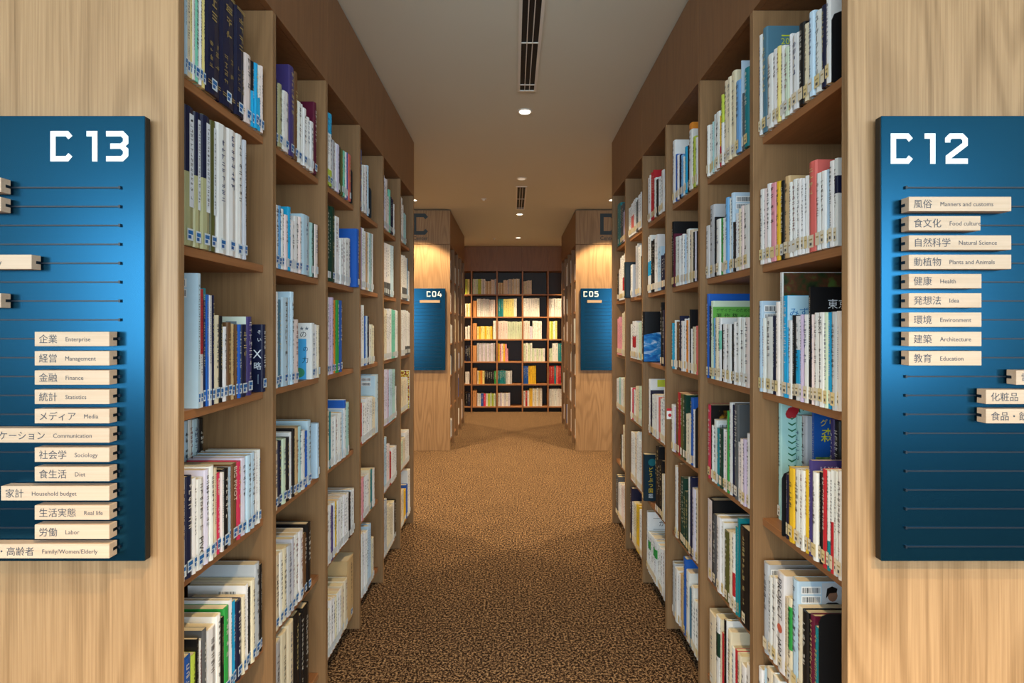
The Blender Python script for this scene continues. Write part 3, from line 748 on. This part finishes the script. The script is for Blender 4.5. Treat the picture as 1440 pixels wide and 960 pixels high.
def shell(T, w, z0, z1, ct, rnd, off=0.0):
    """U-shaped cover in (s,t): outer outline rounded at the spine, inner outline; extruded z0..z1"""
    o = off
    if rnd > 0:
        outer = [(w, -o), (rnd * 1.4, -o), (0.0015 - o, T * .14 - o), (-o - rnd * .25, T * .5), (0.0015 - o, T * .86 + o), (rnd * 1.4, T + o), (w, T + o)]
    else:
        outer = [(w, -o), (-o, -o), (-o, T + o), (w, T + o)]
    inner = [(w, T - ct), (max(ct, rnd * 1.4) + ct * .5, T - ct), (max(ct, rnd * 1.4) + ct * .5, ct), (w, ct)]
    P = outer + inner; n = len(P)
    v = [(p[0], p[1], z) for z in (z0, z1) for p in P]
    f = [(i, (i + 1) % n, n + (i + 1) % n, n + i) for i in range(n)]
    m_ = len(outer)
    # caps as quads: near board, spine, far board
    if rnd > 0:
        q = [(0, 1, m_ + 2, m_ + 3), (1, 2, 3, m_ + 2), (3, 4, 5, m_ + 1), (3, m_ + 1, m_ + 2), (5, 6, m_, m_ + 1)]
        # fix tri fan
    else:
        q = [(0, 1, m_ + 2, m_ + 3), (1, 2, m_ + 1, m_ + 2), (2, 3, m_, m_ + 1)]
    for a in q:
        f.append(tuple(i + n for i in a)); f.append(tuple(reversed(a)))
    return v, f

def flip(f): return [tuple(reversed(p)) for p in f]

def pseudo_title(T, h, rng, z_hi, z_lo, size):
    """small stroke marks down the spine: an unreadable title column, 2D in (t, z)"""
    V, Fc = [], []
    z = z_hi
    cx = T / 2
    while z - size > z_lo:
        if rng.random() < .09: z -= size * .9; continue
        n = rng.choice((2, 3, 3, 4))
        for k in range(n):
            if rng.random() < .55:
                yy = z - size * (.12 + .76 * (k + .5) / n); ww = size * rng.uniform(.25, .46)
                r = (cx - ww, cx + ww, yy - size * .055, yy + size * .055)
            else:
                xx = cx + size * rng.uniform(-.34, .34); y0 = z - size * rng.uniform(.1, .35); y1 = z - size * rng.uniform(.6, .95)
                r = (xx - size * .055, xx + size * .055, y1, y0)
            b0 = len(V); V += [(r[0], r[2]), (r[1], r[2]), (r[1], r[3]), (r[0], r[3])]; Fc.append((b0, b0 + 1, b0 + 2, b0 + 3))
        z -= size * 1.06
    return V, Fc

def rect(x0, x1, y0, y1): return [(x0, y0), (x1, y0), (x1, y1), (x0, y1)], [(0, 1, 2, 3)]

def book_shapes(bk, rng):
    """list of (part name, verts, faces, tint, material key) in world coordinates"""
    fr = frame(bk)
    end = bk['case'] == 'end'
    T = (bk['x1'] - bk['x0']) if end else (bk['df'] - bk['dn'])
    h, w, c = bk['h'], bk['w'], bk['c']
    out = []
    def addp(name, v, f, tint, mk='cover'):
        # orientation: mirrored frames (left side) flip the winding
        if not end and bk['side'] < 0: f = flip(f)
        out.append((name, [fr(*p) for p in v], f, tint, mk))
    hard = T > .02 and rng.random() < .4 or c in 'nka' and T > .014
    ct = min(.0022 if hard else .0009, T * .2)
    rnd = min(.004, T * .16) if (T > .01) else 0.0
    base = jit(pal(c), .06)
    v, f = shell(T, w, 0, h, ct, rnd)
    spine_tint = base
    addp('cover', v, f, base)
    ins = .003 if hard else .0006
    v, f = box_vf(max(ct, rnd * 1.4) + ct * .5, w - (.004 if hard else .0008), ct, T - ct, ins, h - ins)
    addp('page_block', v, f, jit(srgb('#d8c9a6'), .08), 'paper')
    for (a, b_, cc) in bk['bands']:
        v, f = shell(T, w * .96, a * h, b_ * h, ct * .5, rnd, .0003)
        addp('printed_band', v, f, jit(pal(cc)))
    sp = bk['special']
    def spine2d(vf, tint, off=.0006, name='spine_title'):
        # 2D (t,z) on the spine
        bow = rnd * .25
        v = [(-off - bow, p[0], p[1]) for p in vf[0]]
        f = vf[1]
        addp(name, v, flip(f) if not end else f, tint)
    light = c in LIGHT or c == 'w'
    # title
    size = min(T * .62, .017)
    if sp in ('bigpivot', 'pivot', 'kawaii', 'next', 'japan'):
        s_ = {'bigpivot': 'BIG PIVOT', 'pivot': 'PIVOT', 'kawaii': 'Kawaii', 'next': 'NEXT', 'japan': 'JAPAN'}[sp]
        items = [(s_, .97, .45)] if sp != 'japan' else [('PROJECT', .95, .42), ('JAPAN', .34, .26)]
        if sp == 'pivot': items = [(s_, .36, .3)]
        if sp == 'kawaii': items = [(s_, .94, .28)]
        if sp == 'next': items = [(s_, .96, .2)]
        for (s_, top, ln) in items:
            g = glyphs(s_); cap = T * .62
            k = min(h * ln / g[2], cap / .72)
            # rotated clockwise: text runs downwards
            sgn = -1
            if not end and bk['side'] < 0:
                vf = ([(T / 2 - k * .36 + p[1] * k, top * h - p[0] * k) for p in g[0]], g[1])
            else:
                vf = ([(T / 2 + k * .36 - p[1] * k, top * h - p[0] * k) for p in g[0]], flip(g[1]))
            spine2d(vf, srgb('#efe6d2') if c in 'hR' else srgb('#1a1a1e'))
        if sp in ('kawaii', 'next', 'pivot'):
            hi = .62 if sp != 'pivot' else .95
            spine2d(pseudo_title(T, h, rng, h * hi, h * (.22 if sp != 'pivot' else .42), size * .8), srgb('#f2e8dc') if c == 'R' else srgb('#222226'))
        if sp == 'japan':
            spine2d(([(T / 2 + T * .3 * math.cos(a * .524), h * .44 + T * .3 * math.sin(a * .524)) for a in range(12)], [tuple(range(12))]), srgb('#d8694e'), name='spine_mark')
    elif sp == 'userfriendly' or sp == 'animals':
        pass
    else:
        tcol = srgb(rng.choice(('#1c1c22', '#1c1c22', '#2a2c3a', '#3a2a22', '#20386e', '#7a2430'))) if light else srgb(rng.choice(('#e8e6dc', '#e8e6dc', '#d8c88a')))
        if sp == 'gold': tcol = srgb('#a58f56')
        if T > .005:
            if sp == 'strip':
                spine2d(rect(T * .42, T * .86, h * .28, h * .95), srgb('#dfe6ec'), .0004, 'title_strip')
                vf = pseudo_title(T, h, rng, h * .92, h * .32, T * .30)
                spine2d(([(p[0] + T * .14, p[1]) for p in vf[0]], vf[1]), srgb('#22262e'), .0009)
            else:
                hi = h * rng.uniform(.88, .96); lo = h * rng.uniform(.26, .5)
                if sp == 'gold': hi, lo = h * .93, h * .52; size = T * .5
                spine2d(pseudo_title(T, h, rng, hi, lo, size), tcol)
                if sp == 'gold':
                    spine2d(pseudo_title(T * .6, h, rng, h * .45, h * .17, T * .28), tcol)
                    vf = pseudo_title(T, h, rng, h * .45, h * .17, T * .28); spine2d(([(p[0] + T * .2, p[1]) for p in vf[0]], vf[1]), tcol)
                    for zz in (.97, .985, .08, .1): spine2d(rect(T * .08, T * .92, h * zz - .0012, h * zz + .0012), tcol, name='gilt_line')
                elif rng.random() < .5 and T > .009:
                    spine2d(pseudo_title(T, h, rng, lo - .012, max(h * .2, lo - .05), size * .6), tcol)
    # call-number label
    if T > .004 and not end:
        lw = min(T * .86, .022); t0 = (T - lw) / 2; zb = .010 + rng.uniform(0, .004)
        if bk['side'] < 0:
            spine2d(rect(t0, t0 + lw, zb, zb + .027), srgb('#d9e4ea'), .0009, 'call_label')
            spine2d(rect(t0 + lw * .12, t0 + lw * .62, zb + .004, zb + .012), srgb('#0f5aa0'), .0013, 'call_label_print')
            spine2d(rect(t0 + lw * .12, t0 + lw * .88, zb + .014, zb + .023), srgb('#0f6ab0'), .0013, 'call_label_print')
        else:
            spine2d(rect(t0, t0 + lw, zb, zb + .031), srgb(rng.choice(('#ebdfc2', '#ebdfc2', '#e8d49c', '#e6e4dc'))), .0009, 'call_label')
            spine2d(rect(t0 + lw * .2, t0 + lw * .8, zb + .018, zb + .0215), srgb('#b39a5a'), .0013, 'call_label_print')
            spine2d(rect(t0 + lw * .3, t0 + lw * .7, zb + .005, zb + .012), srgb('#555555'), .0013, 'call_label_print') if rng.random() < .6 else None
    # ---- marks on the cover that faces down the aisle (near face, t = 0)
    def cov(vf, tint, name='cover_lettering', off=.0005, mk='cover'):
        # 2D (a, z): a = metres from the left edge of the cover as seen from the camera
        sd = bk['side']
        if sd < 0: v = [(w - p[0], -off, p[1]) for p in vf[0]]
        else: v = [(p[0], -off, p[1]) for p in vf[0]]
        f = vf[1]
        addp(name, v, f if sd > 0 else flip(f), tint, mk)
    def txt(s_, a, z, size, tint):
        g = glyphs(s_); cov(([(a + p[0] * size, z + p[1] * size) for p in g[0]], g[1]), tint)
    def vtext(s_, T0, top, size, tint):
        z = top
        for ch in s_:
            g = glyphs(ch)
            if ch == 'ー':
                xs = [p[0] for p in g[0]]; ys = [p[1] for p in g[0]]
                cx_, cy_ = (min(xs) + max(xs)) / 2, (min(ys) + max(ys)) / 2
                g = ([(cx_ - (p[1] - cy_), cy_ + (p[0] - cx_)) for p in g[0]], g[1])
            yield ([(T0 + p[0] * size, z - size + p[1] * size) for p in g[0]], g[1]); z -= size * 1.08
    def barcode(a, z, ln=.045, hh=.014):
        x = a
        cov(rect(a - .003, a + ln + .003, z - .003, z + hh + .003), srgb('#eef0f0'), 'barcode_patch', .0003)
        V, Fc = [], []
        while x < a + ln:
            ww = rng.choice((.001, .0016, .0024)); b0 = len(V)
            V += [(x, z), (x + ww, z), (x + ww, z + hh), (x, z + hh)]; Fc.append((b0, b0 + 1, b0 + 2, b0 + 3)); x += ww + rng.choice((.0012, .0018))
        cov((V, Fc), srgb('#20242a'), 'barcode')
    if sp == 'barcode':
        a = .012 if bk['side'] > 0 else w - .075
        barcode(a, h - .030); barcode(a, h - .054)
    elif sp == 'xbook':
        txt('X', w - .0285, h * .50, .036, srgb('#e8eef2')); txt('略', w - .0275, h * .34, .024, srgb('#d8e2ea'))
        txt('そ', w - .0165, h * .86, .0135, srgb('#e8eef2')); txt('い', w - .0165, h * .75, .0135, srgb('#e8eef2'))
        cov(rect(w - .014, w - .0125, h * .12, h * .26), srgb('#9fb4c4'))
    elif sp == 'palecover':
        cov(rect(.0, w - .004, .0, h), srgb('#dfe8d6'), 'cover_panel', .0004); cov(rect(w - .06, w - .03, h * .9, h * .94), srgb('#7a8890'))
    elif sp == 'chikara':
        cov(rect(.0, w - .02, 0, h * .72), srgb('#49a9e0'), 'paper_band', .0004)
        txt('★★', w - .046, h * .87, .019, srgb('#66727c')); txt('の', w - .045, h * .75, .027, srgb('#2c343c'))
        txt('の', w - .034, h * .50, .022, srgb('#14406a')); txt('力', w - .036, h * .30, .025, srgb('#14283a'))
        cov(([(w - .046 + .02 * math.cos(a * .393), h * .12 + .018 * math.sin(a * .393)) for a in range(16)], [tuple(range(16))]), srgb('#3f8f6a'), 'cover_mark', .0007)
    elif sp == 'twenty':
        txt('20', .042, h - .054, .026, srgb('#c8d030')); cov(rect(.044, .072, h - .031, h - .027), srgb('#c8d030'))
    elif sp == 'foliage':
        cov(rect(.004, w, .002, h - .002), (1, 1, 1), 'cover_photo', .0005, 'foliage')
    elif sp == 'mizu':
        cov(rect(0, w, h * .69, h - .001), srgb('#b8dcec'), 'cover_panel', .0003); txt('みず', .004, h * .80, .027, srgb('#1878b8'))
    elif sp == 'tokyo':
        txt('東京', .042, h - .052, .026, srgb('#e4eaf0')); cov(rect(.05, .09, h - .066, h - .062), srgb('#b0bcc8'))
    elif sp == 'copyright':
        cov(rect(.0, w, h * .55, h - .022), srgb('#69b04a'), 'cover_panel', .0003)
        txt('デザイナーのための', .011, h - .040, .0145, srgb('#16301a'))
        for q, (ch, a) in enumerate((('著', .011), ('作', .041), ('権', .070))): txt(ch, a, h - .064, .022, srgb('#0e2414'))
        txt('ガイド', .099, h - .063, .014, srgb('#0e2414'))
    elif sp == 'business':
        txt('ビジネス', .02, h - .028, .017, srgb('#c9cce4'))
    elif sp == 'mori':
        cov(rect(.004, w, .004, h * .62), (1, 1, 1), 'cover_picture', .0003, 'forest')
        txt('グリーン', .016, h - .040, .022, srgb('#f0d820')); txt('森', .018, h - .082, .042, srgb('#e8e020'))
    elif sp == 'flower':
        red, grn = srgb('#a8242e'), srgb('#1f6a44')
        for q0, (a, z) in enumerate(((.03, .93), (.042, .945), (.037, .915), (.025, .91))):
            cov(([(a + .012 * math.cos(q * .785), h * z + .014 * math.sin(q * .785)) for q in range(8)], [tuple(range(8))]), red, 'flower_petal', .0006 + .0003 * q0)
        V, Fc = [], []
        for q in range(16):
            z = h * (.86 - q * .052)
            for sg in (-1, 1):
                b0 = len(V); V += [(.033, z), (.033 + sg * .011, z + .007), (.033 + sg * .012, z + .011), (.033, z + .005)]; Fc.append((b0, b0 + 1, b0 + 2, b0 + 3) if sg > 0 else (b0 + 3, b0 + 2, b0 + 1, b0))
            a = .05 + q * .011; zz = h * .955 + .01 * math.sin(q * .5)
            for sg in (-1, 1):
                b0 = len(V); V += [(a, zz), (a + .006, zz), (a + .008, zz + sg * .011), (a + .004, zz + sg * .011)]; Fc.append((b0, b0 + 1, b0 + 2, b0 + 3) if sg > 0 else (b0 + 3, b0 + 2, b0 + 1, b0))
        cov((V, Fc), grn, 'vine_print')
    elif sp == 'goldcover':
        cov(rect(.0, w, .0, h), srgb('#141010'), 'cover_panel', .0003); cov(rect(.03, w - .02, h * .55, h * .93), (1, 1, 1), 'cover_picture', .0006, 'gold_print')
    elif sp == 'whitespine':
        spine2d(rect(.0006, T - .0006, .002, h - .002), srgb('#e2d8d6'), .0004, 'spine_panel'); spine2d(pseudo_title(T, h, rng, h * .7, h * .2, size), srgb('#3a2a30'), .0008)
    elif sp == 'portrait':
        barcode(.014, h - .030); barcode(.014, h - .054)
        cx0 = .090; zc = h - .036
        cov(rect(.064, w, h * .55, h - .004), srgb('#c9cdd2'), 'portrait_photo', .0003)
        cov(([(cx0 - .034, h * .56), (cx0 + .04, h * .56), (cx0 + .034, zc - .03), (cx0 + .012, zc - .018), (cx0 - .010, zc - .018), (cx0 - .028, zc - .03)], [tuple(range(6))]), srgb('#1a1c22'), 'portrait_photo', .0006)
        cov(([(cx0 + .0015 + .013 * math.cos(q * .524), zc + .016 * math.sin(q * .524)) for q in range(12)], [tuple(range(12))]), srgb('#9a7058'), 'portrait_photo', .0008)
        cov(([(cx0 - .016, zc - .008), (cx0 - .006, zc + .006), (cx0 + .012, zc + .008), (cx0 + .014, zc + .018), (cx0, zc + .024), (cx0 - .013, zc + .018)], [tuple(range(6))]), srgb('#17120f'), 'portrait_photo', .001)
    elif sp == 'earth':
        pts = [(0.001, .004)] + [(w - .001, .004)] + [(w * (1 - q / 10) , h * (.50 + .10 * math.sin(math.pi * (1 - q / 10) * .55 + .35)) ) for q in range(11)]
        pts[2] = (w - .001, pts[2][1]); pts[-1] = (.001, pts[-1][1])
        cov((pts, [tuple(range(len(pts)))]), (1, 1, 1), 'cover_picture', .0006, 'earth')
    elif sp == 'limecover':
        cov(rect(.04, w, h * .86, h - .002), srgb('#c3cc3e'), 'cover_panel', .0004); cov(rect(.045, w - .03, h * .48, h * .80), srgb('#101214'), 'cover_panel', .0005)
        cov(rect(.055, w - .06, h * .66, h * .68), srgb('#b8a8d8'), 'cover_panel', .0008)
    elif sp == 'kara':
        txt('から', .06, h - .075, .036, srgb('#22242a')); cov(rect(.03, w, h - .035, h - .033), srgb('#555555')); cov(rect(.03, w, h - .095, h - .093), srgb('#555555'))
    elif sp == 'comic':
        cov(rect(.002, w, .002, h - .002), (1, 1, 1), 'cover_picture', .0004, 'comic')
    elif sp == 'animals':
        for vf in vtext('どうぶつ図鑑', .024, h * .74, .0265, 0): cov(vf, srgb('#e2c22a') if vf[0][0][1] > h * .2 else srgb('#cfd6da'))
        cov(([(.045 + .022 * math.cos(q * .524), h * .83 + .02 * math.sin(q * .524)) for q in range(12)], [tuple(range(12))]), srgb('#1f6a72'), 'cover_mark', .0003)
    elif sp == 'userfriendly':
        k = T * .62
        vfs = ([], [])
        for vf in vtext('ユーザーフレンドリー', T * .5 - k * .5, h * .96, k, 0):
            n0 = len(vfs[0])
            src = vf[0]
            if bk['side'] > 0:   # seen from the aisle the near side is on the right
                src = [(T - p[0], p[1]) for p in src]; ff = flip(vf[1])
            else: ff = vf[1]
            vfs[0].extend(src); vfs[1].extend(tuple(i + n0 for i in p) for p in ff)
        spine2d(vfs, srgb('#22242c'))
    return out

ORD = ['first', 'second', 'third', 'fourth', 'fifth', 'sixth', 'seventh', 'eighth', 'ninth', 'tenth', 'eleventh', 'twelfth', 'thirteenth', 'fourteenth',
       'fifteenth', 'sixteenth', 'seventeenth', 'eighteenth', 'nineteenth', 'twentieth', 'twenty-first', 'twenty-second']
ROWS = ['top shelf', 'second shelf', 'third shelf', 'fourth shelf', 'fifth shelf', 'bottom shelf']
BAYS = ['nearest', 'second', 'third', 'fourth', 'fifth', 'last']
SIDE = {-1: 'left', 1: 'right'}
SPECIAL = {
 'xbook': 'navy paperback with a white X on its cover, third shelf, nearest left bay',
 'chikara': 'white book with light blue band and starred cover, third shelf, second left bay',
 'bigpivot': 'brown book with BIG PIVOT on the spine, fourth shelf, nearest left bay',
 'pivot': 'white book with PIVOT low on its spine, fourth shelf, nearest left bay',
 'kawaii': 'crimson book with Kawaii on the spine, fourth shelf, nearest left bay',
 'twenty': 'steel blue book with lime 20 on its cover, top shelf, nearest right bay',
 'userfriendly': 'white book with long vertical kana title, top shelf, nearest right bay',
 'foliage': 'tall thin book with dark leafy photo cover, third shelf, nearest right bay',
 'mizu': 'blue picture book with pale cover lettered in blue kana, third shelf, nearest right bay',
 'tokyo': 'tall black book with white kanji on its cover, third shelf, nearest right bay',
 'next': 'white book with NEXT on the spine, third shelf, nearest right bay',
 'business': 'purple-blue book with pale kana across its cover, fourth shelf, nearest right bay',
 'flower': 'pale teal picture book with red flower and green vine, fourth shelf, nearest right bay',
 'mori': 'blue book with yellow lettering and forest picture, behind fourth shelf row, nearest right bay',
 'japan': 'white book with JAPAN on the spine, fifth shelf, nearest right bay',
 'portrait': 'pale book with barcodes and a portrait photo cover, fifth shelf, nearest right bay',
 'copyright': 'book with green cover under dark Japanese lettering, third shelf, second right bay',
 'goldcover': 'crimson-spined book with dark gold-printed cover, fourth shelf, second right bay',
 'whitespine': 'tall book with white spine and black cover, fifth shelf, second right bay',
 'earth': 'large black book with blue earth on its cover, jutting from the right bookcase',
 'animals': 'dark teal book with yellow vertical lettering, jutting from the right bookcase',
 'limecover': 'white book with black and lime cover, fourth shelf, fourth right bay',
 'kara': 'white book with kana between two lines on its cover, bottom shelf, right bookcase',
 'comic': 'book with a busy multicoloured comic cover, fourth shelf, last left bay',
}
# runs of look-alike thin books that were read as one stripe
split = []
for bk in BOOKS:
    T = (bk['df'] - bk['dn']) if bk['case'] == 'near' else 0
    if T > .046 and bk['bay'] >= 3 and bk['c'] not in 'Kzt' and not bk['special']:
        n = math.ceil(T / .03)
        for i in range(n):
            q = dict(bk); q['dn'] = bk['dn'] + T * i / n; q['df'] = bk['dn'] + T * (i + 1) / n - .0005
            q['h'] = bk['h'] * (1 if i == 0 else random.uniform(.955, 1.0)); q['area'] = bk['area'] / n; split.append(q)
    else: split.append(bk)
BOOKS = split
# ordinals, nearest first
groups = {}
for bk in BOOKS:
    if bk['case'] == 'near': groups.setdefault((bk['side'], bk['bay'], bk['row'], bk['back']), []).append(bk)
for g in groups.values():
    g.sort(key=lambda q: q['dn'])
    i = 0
    for a, bq in zip(g, g[1:]):
        if a['df'] > bq['dn'] - .0004: a['df'] = bq['dn'] - .0004
    for bk in g:
        if bk['c'] != 'K' and bk['df'] - bk['dn'] < .0025: bk['c'] = 'drop'; continue
        if bk['c'] == 'K': bk['ord'] = None
        else: bk['ord'] = i; i += 1
BOOKS = [bk for bk in BOOKS if bk['c'] != 'drop']
rank = sorted([bk for bk in BOOKS if bk['c'] != 'K' and bk['case'] == 'near'], key=lambda q: -(q['area'] + (1e6 if q['special'] in SPECIAL else 0)))
single = set(id(bk) for bk in rank[:300])

rest = Acc(); rest_m = []; MK = ['cover', 'paper', 'earth', 'foliage', 'gold_print', 'comic', 'forest']
rng = random.Random(11)
for bk in BOOKS:
    if bk['c'] == 'K':     # black steel bookend: upright plate with rounded top and a foot under the books
        sd = bk['side']; d = bk['df'] - .0024
        hh = bk['h']; pl = bk['plane']
        org = (sd * (pl + .05), d, bk['z0'])
        root = empty('bookend', org)
        pts = [(0, 0), (.10, 0), (.10, hh - .02), (.094, hh - .006), (.08, hh), (.02, hh), (.006, hh - .006), (0, hh - .02)]
        n = len(pts)
        v = [(sd * (pl + p[0]), d + yy, bk['z0'] + p[1]) for yy in (0, .002) for p in pts]
        f = [tuple(range(n)), tuple(reversed(range(n, 2 * n)))] + [(i, n + i, n + (i + 1) % n, (i + 1) % n) for i in range(n)]
        if sd < 0: f = flip(f)
        mesh_obj('plate', v, f, M['steel'], root, org)
        s2 = 1 if (sd > 0 and bk['row'] != 4) else -1
        if bk['row'] == 4 and sd > 0 and bk['bay'] == 3: s2 = 1
        y0, y1 = sorted((d + .002 * (s2 > 0), d + s2 * .004))
        box('foot', sd * pl, sd * (pl + .1), y0, y1, bk['z0'] - .0003, bk['z0'] + .0015, M['steel'], root, org)
        tag(root, 'black steel bookend on the %s, %s %s bay' % (ROWS[bk['row'] - 1], BAYS[bk['bay'] - 1], SIDE[sd]), 'bookend', 'black steel bookends')
        continue
    parts = book_shapes(bk, rng)
    if id(bk) in single:
        sd = bk['side']; T = bk['df'] - bk['dn']
        org = (sd * (bk['plane'] + bk['w'] / 2), (bk['dn'] + bk['df']) / 2, bk['z0'])
        root = empty('book', org)
        for (nm, v, f, t, mk) in parts:
            mesh_obj(nm, v, f, M[mk], root, org, [t] * len(f))
        word = PAL[bk['c']][1]
        th = 'thick ' if T > .035 else ('thin ' if T < .011 else '')
        tl = 'tall ' if bk['h'] > .275 else ('small ' if bk['h'] < .185 else '')
        if bk['special'] in SPECIAL: lab = SPECIAL[bk['special']]
        elif bk['back']: lab = '%s%s book standing behind the front row, %s behind, %s, %s %s bay' % (tl, word, ORD[bk['ord']], ROWS[bk['row'] - 1], BAYS[bk['bay'] - 1], SIDE[sd])
        else: lab = '%s%s%s book, %s from the near end, %s, %s %s bay' % (tl, th, word, ORD[bk['ord']], ROWS[bk['row'] - 1], BAYS[bk['bay'] - 1], SIDE[sd])
        tag(root, lab, 'book', 'books on the %s, %s %s bay' % (ROWS[bk['row'] - 1], BAYS[bk['bay'] - 1], SIDE[sd]))
    else:
        for (nm, v, f, t, mk) in parts:
            if nm in ('call_label_print',): continue
            if bk['case'] == 'far' and nm not in ('cover', 'page_block'): continue
            rest.add(v, f, t); rest_m.extend([MK.index(mk)] * len(f))
ro = mesh_obj('distant_books', rest.v, rest.f, None, None, (0, 0, 0), rest.t, [M[k] for k in MK], rest_m)
tag(ro, 'many small distant books filling the far shelves and the end bookcase', 'books', kind='stuff')

# tan file boxes standing at the left of the second column of the end bookcase
for r in range(1, 6):
    x0 = (640 + 90.5 / 3.69 - VX) / SB; x1 = (640 + 111 / 3.69 - VX) / SB
    z0 = BZ[r] + .0004; h = .265
    org = ((x0 + x1) / 2, DB + .02, z0)
    root = empty('file_box', org)
    a = Acc()
    a.box((x0, x1, DB + .016, DB + .019, z0, z0 + h)); a.box((x0, x0 + .003, DB + .019, DB + .24, z0, z0 + h)); a.box((x1 - .003, x1, DB + .019, DB + .24, z0, z0 + h))
    a.box((x0 + .003, x1 - .003, DB + .237, DB + .24, z0, z0 + h)); a.box((x0 + .003, x1 - .003, DB + .019, DB + .237, z0, z0 + .003))
    mesh_obj('box_body', a.v, a.f, M['paper'], root, org, [srgb('#c98d58')] * len(a.f))
    v, f = pseudo_title(x1 - x0, h, rng, h * .92, h * .55, .016)
    mesh_obj('box_lettering', [(x0 + p[0], DB + .0155, z0 + p[1]) for p in v], f, M['paper'], root, org, [srgb('#4a3424')] * len(f))
    tag(root, 'tan upright file box on the %s of the end bookcase' % ROWS[r], 'file box', 'tan file boxes in the end bookcase')

# red and white paper tag sticking out of the fourth shelf, third right bay
sc = F / 2.36
x0, x1 = (937.6 - VX) / sc, (946 - VX) / sc; z0, z1 = EYE + (VY - 589) / sc, EYE + (VY - 574) / sc
org = (x0, 2.36, z0)
root = empty('paper_tag', org)
box('card', x0, x1, 2.3592, 2.36, z0, z1, M['paper'], root, org, tint=srgb('#f0ece6'))
box('red_header', x0, x1, 2.3586, 2.3592, z1 - .012, z1, M['paper'], root, org, tint=srgb('#c8303a'))
cx0, cz = (x0 + x1) / 2, z0 + .018
mesh_obj('red_emblem', [(cx0 + .008 * math.cos(q * .524), 2.3588, cz + .008 * math.sin(q * .524)) for q in range(12)], [tuple(range(12))], M['paper'], root, org, [srgb('#c8303a')])
tag(root, 'small white and red paper tag sticking out beside the fourth right shelf', 'tag')
